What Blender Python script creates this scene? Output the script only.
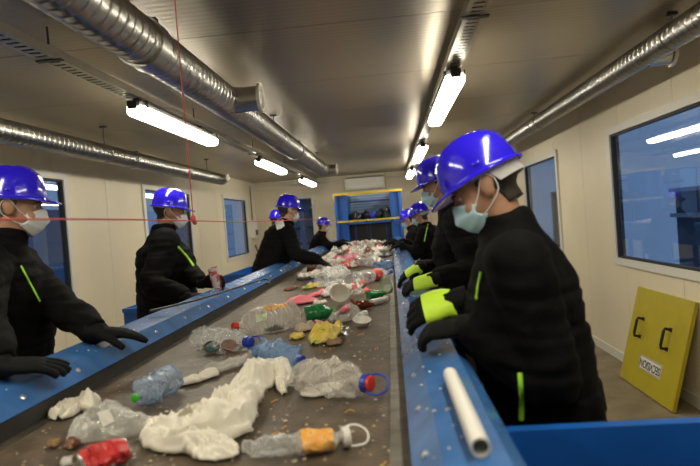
import bpy, bmesh, math, random
from mathutils import Vector, Matrix, noise, Quaternion, Euler
from mathutils.bvhtree import BVHTree
PI = math.pi
noise.seed_set(7)
sc = bpy.context.scene
for o in list(bpy.data.objects): bpy.data.objects.remove(o, do_unlink=True)
COL = sc.collection

# ------------------------------------------------------------------ camera
CAMPOS = Vector((0.0, 0.0, 1.55))
FPX = 553.0                                   # focal length in pixels of a 700 px wide frame
CAMR = Matrix(((0.9943716491, 0.0752180344, 0.0746141454),
               (0.0726529890, 0.0284842984, -0.9969504441),
               (-0.0771139844, 0.9967601979, 0.0228591638)))
cd = bpy.data.cameras.new('camera'); cam = bpy.data.objects.new('camera', cd); COL.objects.link(cam)
cam.matrix_world = Matrix.Translation(CAMPOS) @ CAMR.to_4x4()
cd.sensor_width = 36.0; cd.lens = FPX / 700 * 36.0
cd.clip_start = 0.02; cd.clip_end = 100
cd.dof.use_dof = True; cd.dof.focus_distance = 3.2; cd.dof.aperture_fstop = 2.6
sc.camera = cam

# ------------------------------------------------------------------ world (dim bluish hall outside the cabin)
w = bpy.data.worlds.new('world'); sc.world = w; w.use_nodes = True
w.node_tree.nodes['Background'].inputs[0].default_value = (0.15, 0.22, 0.35, 1)
w.node_tree.nodes['Background'].inputs[1].default_value = .8
vs = sc.view_settings
vs.view_transform = 'Standard'; vs.look = 'None'; vs.gamma = 1; vs.use_curve_mapping = False
vs.exposure = 0.62
LAMP_STRENGTH = 21.0

# ------------------------------------------------------------------ materials
MATS = {}
def mat(name, col=(.5, .5, .5), rough=.5, metal=0., spec=.5, var=0., vscale=8., bump=0., bscale=40., coat=0., emit=None, estr=0., sheen=0.):
    if name in MATS: return MATS[name]
    m = bpy.data.materials.new(name); m.use_nodes = True; MATS[name] = m
    nt = m.node_tree; b = nt.nodes['Principled BSDF']
    b.inputs['Base Color'].default_value = (*col, 1); b.inputs['Roughness'].default_value = rough
    b.inputs['Metallic'].default_value = metal; b.inputs['Specular IOR Level'].default_value = spec
    b.inputs['Coat Weight'].default_value = coat
    if sheen: b.inputs['Sheen Weight'].default_value = sheen
    if emit: b.inputs['Emission Color'].default_value = (*emit, 1); b.inputs['Emission Strength'].default_value = estr
    tc = nt.nodes.new('ShaderNodeTexCoord')
    if var:
        n = nt.nodes.new('ShaderNodeTexNoise'); n.inputs['Scale'].default_value = vscale; n.inputs['Detail'].default_value = 6
        nt.links.new(tc.outputs['Object'], n.inputs['Vector'])
        r = nt.nodes.new('ShaderNodeValToRGB')
        r.color_ramp.elements[0].position = .3; r.color_ramp.elements[1].position = .72
        r.color_ramp.elements[0].color = (*[max(0, c * (1 - var)) for c in col], 1)
        r.color_ramp.elements[1].color = (*[min(1, c * (1 + var)) for c in col], 1)
        nt.links.new(n.outputs['Fac'], r.inputs['Fac']); nt.links.new(r.outputs['Color'], b.inputs['Base Color'])
    if bump:
        n2 = nt.nodes.new('ShaderNodeTexNoise'); n2.inputs['Scale'].default_value = bscale; n2.inputs['Detail'].default_value = 4
        nt.links.new(tc.outputs['Object'], n2.inputs['Vector'])
        bp = nt.nodes.new('ShaderNodeBump'); bp.inputs['Strength'].default_value = bump; bp.inputs['Distance'].default_value = .01
        nt.links.new(n2.outputs['Fac'], bp.inputs['Height']); nt.links.new(bp.outputs['Normal'], b.inputs['Normal'])
    return m
def ribbed(name, col, rough, axis, period, strength, metal=0., spec=.5, var=.05):
    """sheet metal with fine pressed ribs: a wave bump along one object axis"""
    m = mat(name, col, rough, metal, spec, var=var, vscale=1.5)
    nt = m.node_tree; b = nt.nodes['Principled BSDF']; tc = [n for n in nt.nodes if n.type == 'TEX_COORD'][0]
    wv = nt.nodes.new('ShaderNodeTexWave'); wv.bands_direction = axis; wv.wave_profile = 'SIN'
    wv.inputs['Scale'].default_value = 2 * PI / period / 20.0; wv.inputs['Distortion'].default_value = 0
    nt.links.new(tc.outputs['Object'], wv.inputs['Vector'])
    bp = nt.nodes.new('ShaderNodeBump'); bp.inputs['Strength'].default_value = strength; bp.inputs['Distance'].default_value = .004
    nt.links.new(wv.outputs['Fac'], bp.inputs['Height']); nt.links.new(bp.outputs['Normal'], b.inputs['Normal'])
    return m
def film(name, col=(.9, .92, .92), opac=.3, rough=.12, tint=(.97, .98, .98), var=0.):
    """thin plastic: part see-through, part glossy body colour, more reflective at grazing angles"""
    if name in MATS: return MATS[name]
    m = bpy.data.materials.new(name); m.use_nodes = True; MATS[name] = m
    nt = m.node_tree; b = nt.nodes['Principled BSDF']; out = nt.nodes['Material Output']
    b.inputs['Base Color'].default_value = (*col, 1); b.inputs['Roughness'].default_value = rough
    tr = nt.nodes.new('ShaderNodeBsdfTransparent'); tr.inputs['Color'].default_value = (*tint, 1)
    lw = nt.nodes.new('ShaderNodeLayerWeight'); lw.inputs['Blend'].default_value = .35
    ma = nt.nodes.new('ShaderNodeMath'); ma.operation = 'MULTIPLY_ADD'
    ma.inputs[1].default_value = .5; ma.inputs[2].default_value = opac; ma.use_clamp = True
    nt.links.new(lw.outputs['Facing'], ma.inputs[0])
    mx = nt.nodes.new('ShaderNodeMixShader')
    nt.links.new(ma.outputs[0], mx.inputs[0]); nt.links.new(tr.outputs[0], mx.inputs[1]); nt.links.new(b.outputs[0], mx.inputs[2])
    nt.links.new(mx.outputs[0], out.inputs['Surface'])
    return m
def glass_mat():
    m = bpy.data.materials.new('window_glass'); m.use_nodes = True; MATS['glass'] = m
    nt = m.node_tree; nt.nodes.remove(nt.nodes['Principled BSDF']); out = nt.nodes['Material Output']
    tr = nt.nodes.new('ShaderNodeBsdfTransparent'); tr.inputs['Color'].default_value = (.8, .88, .95, 1)
    gl = nt.nodes.new('ShaderNodeBsdfGlossy'); gl.inputs['Roughness'].default_value = .015
    lw = nt.nodes.new('ShaderNodeLayerWeight'); lw.inputs['Blend'].default_value = .5
    pw = nt.nodes.new('ShaderNodeMath'); pw.operation = 'POWER'; pw.inputs[1].default_value = 3.5; nt.links.new(lw.outputs['Facing'], pw.inputs[0])
    fr = nt.nodes.new('ShaderNodeMath'); fr.operation = 'MULTIPLY_ADD'; fr.inputs[1].default_value = .7; fr.inputs[2].default_value = .05; nt.links.new(pw.outputs[0], fr.inputs[0])
    mx = nt.nodes.new('ShaderNodeMixShader')
    nt.links.new(fr.outputs[0], mx.inputs[0]); nt.links.new(tr.outputs[0], mx.inputs[1]); nt.links.new(gl.outputs[0], mx.inputs[2])
    nt.links.new(mx.outputs[0], out.inputs['Surface'])
    return m
glass_mat()
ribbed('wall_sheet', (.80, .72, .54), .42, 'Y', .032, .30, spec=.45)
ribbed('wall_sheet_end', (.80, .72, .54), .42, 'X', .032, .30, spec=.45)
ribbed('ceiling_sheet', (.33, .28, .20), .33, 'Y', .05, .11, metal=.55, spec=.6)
mat('white_frame', (.72, .70, .64), .4); mat('gasket', (.02, .02, .025), .6)
mat('floor_mat', (.25, .20, .13), .6, var=.25, vscale=5, bump=.15, bscale=60)
mat('duct_metal', (.43, .43, .41), .30, 1.0, var=.15, vscale=5, bump=.02, bscale=12)
mat('flange_white', (.80, .79, .74), .4)
mat('tray_metal', (.42, .41, .37), .35, .9, var=.1)
mat('dark_steel', (.045, .045, .045), .45, .6)
mat('diffuser', (.9, .9, .9), .5, emit=(1.0, .92, .74), estr=LAMP_STRENGTH)
mat('lamp_body', (.35, .34, .31), .5)
mat('rail_blue', (.045, .150, .40), .26, var=.25, vscale=9, bump=.03, bscale=9, coat=.2)
mat('hopper_blue', (.008, .10, .42), .38, var=.12, vscale=4)
mat('belt_rubber', (.086, .062, .040), .48, var=.5, vscale=14, bump=.35, bscale=70)
mat('skirt_rubber', (.028, .026, .025), .6, var=.3)
mat('steel_strip', (.22, .20, .175), .45, .6, var=.4, vscale=20)
mat('bolt_steel', (.75, .75, .74), .3, .9)
mat('yellow_board', (.44, .36, .010), .5, var=.08, vscale=6, bump=.05)
mat('rack_blue', (.012, .10, .42), .4); mat('rack_yellow', (.58, .44, .03), .45)
mat('rack_panel', (.20, .34, .55), .45)
mat('bag_black', (.012, .013, .017), .3)
mat('red_cord', (.58, .09, .09), .6)
mat('ac_white', (.82, .80, .74), .4)
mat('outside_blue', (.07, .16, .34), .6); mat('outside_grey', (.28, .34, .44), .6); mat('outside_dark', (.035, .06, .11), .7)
mat('wood', (.17, .085, .035), .6, var=.3)

# ------------------------------------------------------------------ mesh builder
class MB:
    def __init__(s): s.v = []; s.f = []
    def add(s, vs, fs):
        o = len(s.v); s.v += [Vector(p) for p in vs]; s.f += [tuple(i + o for i in q) for q in fs]; return s
    def box(s, lo, hi, M=None):
        x0, y0, z0 = lo; x1, y1, z1 = hi
        v = [Vector(p) for p in ((x0,y0,z0),(x1,y0,z0),(x1,y1,z0),(x0,y1,z0),(x0,y0,z1),(x1,y0,z1),(x1,y1,z1),(x0,y1,z1))]
        if M: v = [M @ p for p in v]
        return s.add(v, [(0,3,2,1),(4,5,6,7),(0,1,5,4),(1,2,6,5),(2,3,7,6),(3,0,4,7)])
    def cbox(s, c, d, M=None): return s.box([c[i] - d[i] / 2 for i in range(3)], [c[i] + d[i] / 2 for i in range(3)], M)
    def rings(s, rs, cap=True, closed=False):
        n = len(rs[0]); o = len(s.v)
        for r in rs: s.v += [Vector(p) for p in r]
        m = len(rs)
        for i in range(m if closed else m - 1):
            a = o + i * n; b = o + ((i + 1) % m) * n
            for j in range(n): k = (j + 1) % n; s.f.append((a + j, a + k, b + k, b + j))
        if cap and not closed:
            s.f.append(tuple(o + n - 1 - j for j in range(n))); s.f.append(tuple(o + (m - 1) * n + j for j in range(n)))
        return s
    def tube(s, path, r, n=8, cap=True, closed=False, ell=None):
        path = [Vector(p) for p in path]; m = len(path)
        rad = r if isinstance(r, (list, tuple)) else [r] * m
        T = []
        for i in range(m):
            a = path[(i - 1) % m] if (closed or i > 0) else path[0]
            b = path[(i + 1) % m] if (closed or i < m - 1) else path[-1]
            t = b - a; T.append(t.normalized() if t.length > 1e-9 else Vector((0, 0, 1)))
        u = T[0].orthogonal().normalized(); rs = []
        for i in range(m):
            u = (u - T[i] * u.dot(T[i])); u = u.normalized() if u.length > 1e-6 else T[i].orthogonal().normalized()
            v = T[i].cross(u)
            rs.append([path[i] + (u * math.cos(2*PI*j/n) + v * math.sin(2*PI*j/n)) * rad[i] for j in range(n)])
        return s.rings(rs, cap, closed)
    def lathe(s, prof, n=16, M=None, cap=True):
        rs = []
        for r, z in prof:
            ring = [Vector((r * math.cos(2*PI*j/n), r * math.sin(2*PI*j/n), z)) for j in range(n)]
            rs.append([M @ p for p in ring] if M else ring)
        return s.rings(rs, cap)
    def ell(s, c, rad, nu=14, nv=10, M=None):
        c = Vector(c); rs = []
        for i in range(1, nv):
            a = PI * i / nv
            ring = [Vector((rad[0]*math.sin(a)*math.cos(2*PI*j/nu), rad[1]*math.sin(a)*math.sin(2*PI*j/nu), -rad[2]*math.cos(a))) for j in range(nu)]
            if M: ring = [M @ p for p in ring]
            rs.append([c + p for p in ring])
        b = Vector((0, 0, -rad[2])); t = Vector((0, 0, rad[2]))
        if M: b = M @ b; t = M @ t
        o = len(s.v); s.rings(rs, cap=False); ib = len(s.v); s.v += [c + b, c + t]
        last = o + (nv - 2) * nu
        for j in range(nu):
            k = (j + 1) % nu; s.f.append((ib, o + k, o + j)); s.f.append((ib + 1, last + j, last + k))
        return s
    def grid(s, P, flip=False):
        """P[i][j] points -> quads"""
        o = len(s.v); a = len(P); b = len(P[0])
        for r in P: s.v += [Vector(p) for p in r]
        for i in range(a - 1):
            for j in range(b - 1):
                q = (o+i*b+j, o+i*b+j+1, o+(i+1)*b+j+1, o+(i+1)*b+j); s.f.append(q[::-1] if flip else q)
        return s
    def mesh(s, name, m, org=None, smooth=None):
        me = bpy.data.meshes.new(name)
        off = Vector(org) if org else Vector()
        me.from_pydata([tuple(p - off) for p in s.v], [], s.f)
        bm = bmesh.new(); bm.from_mesh(me); bmesh.ops.recalc_face_normals(bm, faces=bm.faces)
        bm.to_mesh(me); bm.free()
        if m: me.materials.append(MATS[m] if isinstance(m, str) else m)
        if smooth is not None: shade(me, smooth)
        return me
    def obj(s, name, m, parent=None, org=None, smooth=None):
        if org is None and parent is not None: org = ORG.get(parent.name, Vector())
        return link(name, s.mesh(name, m, org, smooth), parent, org if parent is None else None)
ORG = {}
def shade(me, angle):
    me.polygons.foreach_set('use_smooth', [True] * len(me.polygons))
    if angle < 179:
        bm = bmesh.new(); bm.from_mesh(me); lim = math.radians(angle)
        for e in bm.edges:
            if len(e.link_faces) == 2 and e.calc_face_angle(0) > lim: e.smooth = False
        bm.to_mesh(me); bm.free()
def link(name, data, parent=None, loc=None):
    o = bpy.data.objects.new(name, data); COL.objects.link(o)
    if parent is not None: o.parent = parent; ORG[o.name] = ORG.get(parent.name, Vector())
    elif loc is not None: o.location = loc; ORG[o.name] = Vector(loc)
    return o
def root(name, loc, label, cat, group=None, rot=None):
    """Empty at a thing's base. Parts built in world coordinates when rot is None, else in local ones."""
    o = bpy.data.objects.new(name, None); COL.objects.link(o); o.empty_display_size = .1
    o.location = loc
    if rot is not None: o.rotation_euler = rot; ORG[o.name] = Vector()
    else: ORG[o.name] = Vector(loc)
    return tag(o, label, cat, group)
def tag(o, label, cat, group=None):
    o['label'] = label; o['category'] = cat
    if group: o['group'] = group
    return o
def struct(o): o['kind'] = 'structure'; return o
def at(px, py, z=1.03):
    """point of the photograph on the horizontal plane of height z"""
    d = CAMR @ Vector((px - 350, -(py - 233), -FPX)); return CAMPOS + d * ((z - CAMPOS.z) / d.z)
def aty(px, py, y):
    d = CAMR @ Vector((px - 350, -(py - 233), -FPX)); return CAMPOS + d * (y / d.y)
def nz(p, s=1., seed=0.): return noise.noise(Vector(p) * s + Vector((seed * 7.13, seed * 3.7, seed * 1.9)))
def nzv(p, s=1., seed=0.): return noise.noise_vector(Vector(p) * s + Vector((seed * 7.13, seed * 3.7, seed * 1.9)))

# ------------------------------------------------------------------ the cabin
XL, XR, Y0, Y1, ZC = -3.16, 2.12, -1.6, 12.93, 2.60
WZ0, WZ1 = 0.95, 2.215
WINL = [(3.54, 5.24), (6.92, 8.62), (10.33, 12.03)]
WINR = [(3.74, 5.44), (7.06, 8.76), (10.4, 12.1)]
EWIN = [(-2.68, -1.76)]; EZ0, EZ1 = .72, 2.20

b = MB(); b.box((XL - .1, Y0 - .1, -.1), (XR + .1, Y1 + .1, 0)); struct(b.obj('floor', 'floor_mat'))

def side_rects(a0, a1, wins, z0, z1, h):
    """rectangles (a0,a1,z0,z1) that tile a panel strip with its window openings left out"""
    cuts = sorted({a0, a1, *[c for wn in wins for c in wn if a0 < c < a1]}); out = []
    for u, v in zip(cuts, cuts[1:]):
        mid = (u + v) / 2
        if any(p < mid < q for p, q in wins): out += [(u, v, 0, z0), (u, v, z1, h)]
        else: out.append((u, v, 0, h))
    return out
def wall(name, axis, x, sgn, a0, a1, wins, z0, z1, seams, m):
    def bx(mb, r, d0, d1):
        lo, hi = sorted((x + sgn * d0, x + sgn * d1))
        if axis == 'Y': mb.box((lo, r[0], r[2]), (hi, r[1], r[3]))
        else: mb.box((r[0], lo, r[2]), (r[1], hi, r[3]))
    back = MB()
    for r in side_rects(a0, a1, wins, z0, z1, ZC): bx(back, r, .062, .09)
    wl = struct(back.obj(name, 'gasket'))
    ss = [a0] + [s for s in seams if a0 < s < a1] + [a1]
    for u, v in zip(ss, ss[1:]):
        p = MB()
        for r in side_rects(u + .003, v - .003, wins, z0, z1, ZC): bx(p, r, 0, .06)
        p.obj('panel', m, wl)
    return wl
wall('wall_left', 'Y', XL, -1, Y0, Y1, WINL, WZ0, WZ1, [5.03 + .985 * k for k in range(-8, 9)], 'wall_sheet')
wall('wall_right', 'Y', XR, 1, Y0, Y1, WINR, WZ0, WZ1, [4.24 + .985 * k for k in range(-7, 10)], 'wall_sheet')
wall('wall_end', 'X', Y1, 1, XL, XR, EWIN, EZ0, EZ1, [-3.0 + .985 * k for k in range(0, 6)], 'wall_sheet_end')
wall('wall_back', 'X', Y0, -1, XL, XR, [], 0, 0, [-3.0 + .985 * k for k in range(0, 6)], 'wall_sheet_end')
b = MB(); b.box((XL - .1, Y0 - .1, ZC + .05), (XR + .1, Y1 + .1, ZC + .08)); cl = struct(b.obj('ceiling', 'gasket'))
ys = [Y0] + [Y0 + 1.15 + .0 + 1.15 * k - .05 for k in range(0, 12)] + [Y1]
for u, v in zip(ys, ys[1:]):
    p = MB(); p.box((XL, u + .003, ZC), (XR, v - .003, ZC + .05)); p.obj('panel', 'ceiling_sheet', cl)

def window(n, axis, x, sgn, a0, a1, z0, z1, bars=0):
    """white frame proud of the wall, dark gasket, glass pane"""
    def bx(mb, r, d0, d1):
        lo, hi = sorted((x - sgn * d0, x - sgn * d1))
        if axis == 'Y': mb.box((lo, r[0], r[2]), (hi, r[1], r[3]))
        else: mb.box((r[0], lo, r[2]), (r[1], hi, r[3]))
    def ring(w0, w1):
        A0, A1, B0, B1 = a0 + w0, a1 - w0, z0 + w0, z1 - w0; t = w1 - w0
        return [(A0, A1, B0, B0 + t), (A0, A1, B1 - t, B1), (A0, A0 + t, B0 + t, B1 - t), (A1 - t, A1, B0 + t, B1 - t)]
    f = MB()
    for r in ring(-.012, .055): bx(f, r, .022, -.03)
    wo = struct(f.obj('window_%d' % n, 'white_frame'))
    g = MB()
    for r in ring(.055, .075): bx(g, r, .008, -.03)
    g.obj('gasket', 'gasket', wo)
    p = MB(); bx(p, (a0 + .06, a1 - .06, z0 + .06, z1 - .06), -.012, -.018); p.obj('pane', 'glass', wo)
    return wo
k = 1
for wn in WINL: window(k, 'Y', XL, -1, *wn, WZ0, WZ1); k += 1
for wn in WINR: window(k, 'Y', XR, 1, *wn, WZ0, WZ1); k += 1
window(k, 'X', Y1, 1, *EWIN[0], EZ0, EZ1)
for nm, x, sg in (('baseboard_left', XL, 1), ('baseboard_right', XR, -1)):
    b = MB(); lo, hi = sorted((x, x + sg * .015)); b.box((lo, Y0, 0), (hi, Y1, .085)); struct(b.obj(nm, 'white_frame'))
b = MB(); b.box((XL, Y1 - .015, 0), (XR, Y1, .085)); struct(b.obj('baseboard_end', 'white_frame'))
# service conduits along the top of the end wall
b = MB(); b.tube([(XL + .05, Y1 - .04, 2.44), (-1.05, Y1 - .04, 2.44)], .018); b.tube([(.0, Y1 - .04, 2.47), (XR - .05, Y1 - .04, 2.47)], .018)
b.tube([(XL + .05, Y1 - .03, 2.53), (-1.05, Y1 - .03, 2.53)], .012)
b.cbox((-1.9, Y1 - .04, 2.46), (.16, .06, .1)); struct(b.obj('trim_1', 'ac_white', smooth=40))

# things in the hall outside, seen through the panes
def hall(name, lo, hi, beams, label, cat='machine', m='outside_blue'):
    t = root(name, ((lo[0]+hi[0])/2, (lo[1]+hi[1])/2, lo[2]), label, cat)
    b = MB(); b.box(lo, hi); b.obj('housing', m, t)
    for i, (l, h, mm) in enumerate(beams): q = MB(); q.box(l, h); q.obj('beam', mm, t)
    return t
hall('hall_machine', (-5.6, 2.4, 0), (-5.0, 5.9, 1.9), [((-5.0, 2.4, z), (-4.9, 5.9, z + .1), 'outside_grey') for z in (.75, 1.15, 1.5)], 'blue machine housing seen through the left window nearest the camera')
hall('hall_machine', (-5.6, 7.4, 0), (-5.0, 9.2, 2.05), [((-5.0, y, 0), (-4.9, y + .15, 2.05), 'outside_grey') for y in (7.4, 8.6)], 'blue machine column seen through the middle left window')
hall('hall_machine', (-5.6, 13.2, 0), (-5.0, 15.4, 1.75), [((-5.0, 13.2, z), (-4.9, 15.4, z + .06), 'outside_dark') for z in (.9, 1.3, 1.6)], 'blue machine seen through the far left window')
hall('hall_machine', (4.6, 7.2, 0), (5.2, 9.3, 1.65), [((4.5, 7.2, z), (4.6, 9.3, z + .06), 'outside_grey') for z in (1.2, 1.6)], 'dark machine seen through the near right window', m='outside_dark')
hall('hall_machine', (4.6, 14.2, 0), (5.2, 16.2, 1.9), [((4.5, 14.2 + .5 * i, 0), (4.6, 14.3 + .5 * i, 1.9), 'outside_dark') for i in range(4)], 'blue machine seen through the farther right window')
hall('hall_shelving', (-3.1, 14.6, 0), (-1.4, 14.7, 2.6), [((-3.1, 14.4, z), (-1.4, 14.6, z + .07), 'outside_dark') for z in (1.0, 1.4, 1.85, 2.3)] + [((-2.35, 14.38, 0), (-2.25, 14.6, 2.6), 'outside_blue')], 'pale blue shelving seen through the end wall window', 'shelving', 'outside_grey')

# ------------------------------------------------------------------ ducts
def spiral(mb, x, z, r, y0, y1, n=36, pitch=.062):
    L = y1 - y0; m = int(L / .0065); rs = []
    for i in range(m + 1):
        y = y0 + L * i / m; ring = []
        for j in range(n):
            a = 2 * PI * j / n; ph = ((y / pitch) - j / n) % 1.0
            rr = r + (.0036 if ph < .2 else 0)
            ring.append((x + rr * math.cos(a), y, z + rr * math.sin(a)))
        rs.append(ring)
    mb.rings(rs)
def yring(mb, x, z, r, y0, y1, t=.008, n=36):
    prof = [(r, y0), (r + t, y0), (r + t, y1), (r, y1)]
    mb.rings([[(x + q * math.cos(2*PI*j/n), y, z + q * math.sin(2*PI*j/n)) for j in range(n)] for q, y in prof], cap=False)
def hanger(mb, x, z, r, y):
    mb.tube([(x, y, z + r), (x, y, ZC)], .005, 6); mb.cbox((x, y, ZC - .006), (.06, .03, .012))
def duct(label, x, z, r, y0, y1, collars, branches, hangers):
    t = root('ventilation_duct', (x, (y0 + y1) / 2, z - r), label, 'duct', 'spiral ducts under the ceiling')
    b = MB(); spiral(b, x, z, r, y0, y1); b.obj('pipe', 'duct_metal', t, smooth=24)
    for y in collars:
        c = MB(); yring(c, x, z, r, y - .05, y + .05, .012); c.obj('collar', 'duct_metal', t, smooth=40)
        c = MB(); c.cbox((x + r * .55, y, z + r * .9), (.03, .03, .03)); c.obj('clamp_bolt', 'dark_steel', t)
    for y in hangers:
        c = MB(); hanger(c, x, z, r, y); c.obj('hanger', 'dark_steel', t)
        c = MB(); yring(c, x, z, r, y - .01, y + .01, .006); c.obj('hanger_band', 'duct_metal', t, smooth=40)
    for (y, br, ln, dirx) in branches:
        c = MB(); n = 28
        def rg(q, xx): return [(xx, y + q * math.cos(2*PI*j/n), z + q * math.sin(2*PI*j/n)) for j in range(n)]
        c.rings([rg(br * 1.08, x + dirx * (r * .55)), rg(br * 1.02, x + dirx * (r + .02)), rg(br, x + dirx * (r + .03)), rg(br, x + dirx * (r + ln))], cap=False)
        bo = c.obj('branch', 'duct_metal', t, smooth=40)
        c = MB(); xe = x + dirx * (r + ln)
        c.rings([rg(br * .72, xe - dirx * .03), rg(br * .9, xe + dirx * .004), rg(br * 1.2, xe + dirx * .008), rg(br * 1.2, xe - dirx * .014), rg(br * .9, xe - dirx * .012), rg(br * .72, xe - dirx * .04)], cap=True)
        c.obj('flange', 'flange_white', bo, smooth=40)
        c = MB(); c.rings([rg(br * .0005, xe - dirx * .012), rg(br * .55, xe - dirx * .012), rg(br * .55, xe - dirx * .006), rg(br * .0005, xe - dirx * .002)], cap=False)
        c.obj('valve_disc', 'flange_white', bo, smooth=40)
    return t
duct('thick spiral metal duct over the belt with white-rimmed side outlets', -1.03, 2.40, .102, -1.3, 9.15, [2.40, 6.3], [(3.62, .080, .14, 1), (9.0, .078, .12, 1)], [1.2, 5.2, 8.3])
duct('thin spiral metal duct running high beside the left wall', -2.60, 2.345, .082, -1.3, 8.6, [5.55], [(8.4, .055, .07, 1)], [2.2, 5.0, 7.9])
duct('thin spiral metal duct running high beside the right wall', 1.70, 2.465, .075, -1.3, 9.6, [6.2], [(3.75, .07, .11, 1)], [3.35, 6.4, 8.9])

# ------------------------------------------------------------------ cable trays and lamps
LX, RX, LZ = -1.56, .455, 2.355
def tray(label, x, z):
    t = root('cable_tray', (x, 5.6, z), label, 'cable tray', 'trays that carry the lamps')
    for s in (-1, 1):
        b = MB(); b.box((x + s * .05 - .002, -1.4, z), (x + s * .05 + .002, 12.6, z + .045)); b.obj('side_rail', 'tray_metal', t)
    b = MB()
    for i in range(280): y = -1.4 + .05 * i; b.box((x - .05, y, z), (x + .05, y + .03, z + .003))
    b.box((x - .05, -1.4, z - .001), (x - .03, 12.6, z + .002)); b.box((x + .03, -1.4, z - .001), (x + .05, 12.6, z + .002))
    b.obj('slotted_base', 'tray_metal', t)
    b = MB()
    for q in range(3): b.tube([(x - .025 + .022 * q + .004 * math.sin(i * 1.7 + q), -1.4 + .7 * i, z + .014) for i in range(21)], .009, 6)
    b.obj('cable', 'dark_steel', t, smooth=60)
    for y in (.6, 2.6, 4.6, 6.6, 8.6, 10.6, 12.2):
        h = MB(); h.tube([(x, y, z), (x, y, ZC)], .005, 6); h.cbox((x, y, z - .004), (.13, .03, .006)); h.obj('hanger', 'dark_steel', t)
tray('slotted metal cable tray above the left row of lamps', LX - .03, 2.44)
tray('slotted metal cable tray above the right row of lamps', RX - .0, 2.44)
def lamp(x, y0, y1, label):
    t = root('batten_lamp', (x, (y0 + y1) / 2, LZ - .03), label, 'lamp', 'batten lamps hung under the trays')
    def oct_ring(y, wx, z0, z1, c=.018):
        return [(x - wx, y, z1), (x - wx, y, z0 + c), (x - wx + c, y, z0), (x + wx - c, y, z0), (x + wx, y, z0 + c), (x + wx, y, z1)]
    b = MB(); b.rings([oct_ring(y0 + .0, .045, LZ - .012, LZ + .02), oct_ring(y0 + .025, .058, LZ - .035, LZ + .02), oct_ring(y1 - .025, .058, LZ - .035, LZ + .02), oct_ring(y1, .045, LZ - .012, LZ + .02)])
    b.obj('diffuser', 'diffuser', t)
    b = MB(); b.box((x - .05, y0 + .01, LZ + .02), (x + .05, y1 - .01, LZ + .05)); b.obj('housing', 'lamp_body', t)
    for y in (y0 + .06, y1 - .06):
        b = MB(); b.box((x - .02, y - .02, LZ + .05), (x + .02, y + .02, 2.436)); b.box((x - .065, y - .012, LZ + .012), (x + .065, y + .012, LZ + .058)); b.obj('bracket', 'dark_steel', t)
    b = MB(); b.box((x - .03, y0 - .03, LZ - .0), (x + .03, y0 + .012, LZ + .05)); b.obj('end_cap', 'dark_steel', t)
LY = (3.41, 6.75, 10.1, .06)
for i, y in enumerate(LY):
    lamp(LX, y, y + 1.55, ('left-row batten lamp hanging nearest the camera', 'middle batten lamp of the left row', 'farthest batten lamp of the left row by the end wall', 'left-row batten lamp out of view above the camera')[i])
    lamp(RX, y - .02, y + 1.55, ('right-row batten lamp hanging nearest the camera', 'second batten lamp of the right row, above the helmets', 'farthest batten lamp of the right row by the end wall', 'right-row batten lamp out of view above the camera')[i])

# ------------------------------------------------------------------ conveyor
BX0, BX1, BZ, BY0, BY1 = -1.065, .005, 1.03, .35, 12.0
t = root('conveyor', (-.53, 5, 0), 'long sorting conveyor with a dirty brown rubber belt', 'conveyor')
b = MB()
nx, ny = 40, 400
P = []
for i in range(ny + 1):
    y = BY0 + (BY1 - BY0) * i / ny; r = []
    for j in range(nx + 1):
        x = BX0 - .01 + (BX1 - BX0 + .02) * j / nx
        r.append((x, y, BZ + .0025 * nz((x * 6, y * 6, 0)) - .0025))
    P.append(r)
b.grid(P); b.box((BX0 - .01, BY0, BZ - .03), (BX1 + .01, BY1, BZ - .012)); b.obj('belt', 'belt_rubber', t, smooth=80)
for x0, x1 in ((BX1 - .045, BX1 + .004), (BX0 - .004, BX0 + .02)): b = MB(); b.box((x0, BY0, BZ - .006), (x1, BY1, BZ + .004)); b.obj('wear_strip', 'steel_strip', t)
for y in [BY0 + .05 + 1.4 * i for i in range(8)]:
    b = MB()
    for x in (BX0 - .05, BX1 - .01): b.box((x, y, 0), (x + .06, y + .08, BZ - .03))
    b.box((BX0, y, .35), (BX1, y + .06, .41)); b.obj('leg_frame', 'hopper_blue', t)
for x in (BX0 - .06, BX1 + .02): b = MB(); b.box((x, BY0, BZ - .2), (x + .04, BY1, BZ)); b.obj('side_beam', 'hopper_blue', t)
def rail(x0, s):
    """blue sheet metal side rail: rubber skirt, inner slope, outer slope, turned-down lip"""
    b = MB(); b.box((min(x0 + s * .165, x0 + s * .178), BY0, 1.0), (max(x0 + s * .165, x0 + s * .178), 11.6, 1.12))
    ra = b.obj('side_rail', 'hopper_blue', t)
    segs = [(BY0, 3.32), (3.325, 6.3), (6.305, 9.3), (9.305, 11.6)]
    prof = [(.0, 1.088), (.052, 1.140), (.150, 1.163), (.182, 1.135), (.185, .98), (.181, .98), (.178, 1.132), (.149, 1.158), (.053, 1.135), (.0, 1.083)]
    for a, c in segs:
        b = MB(); b.rings([[(x0 + s * u, y, z) for u, z in prof] for y in (a, c)]); b.obj('cover_plate', 'rail_blue', ra)
    b = MB(); b.box((min(x0, x0 + s * .012), BY0, 1.028), (max(x0, x0 + s * .012), 11.6, 1.086)); b.obj('rubber_skirt', 'skirt_rubber', ra)
    me = None
    for i in range(26):
        y = .78 + .21 * i * (1 + .05 * i)
        if y > 11: break
        b = MB(); c = Vector((x0 + s * .026, y, 1.114)); M = Matrix.Translation(c) @ Matrix.Rotation(s * -.78, 4, 'Y')
        b.lathe([(.0085, 0), (.0085, .003), (.005, .005)], 8, M); b.obj('bolt', 'bolt_steel', ra)
    for i in range(5):
        b = MB(); y = 1.0 + 2.1 * i
        b.box((min(x0 + s * .15, x0 + s * .165), y, 0), (max(x0 + s * .15, x0 + s * .165), y + .05, .99)); b.obj('post', 'hopper_blue', ra)
rail(BX1, 1); rail(BX0, -1)
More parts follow.
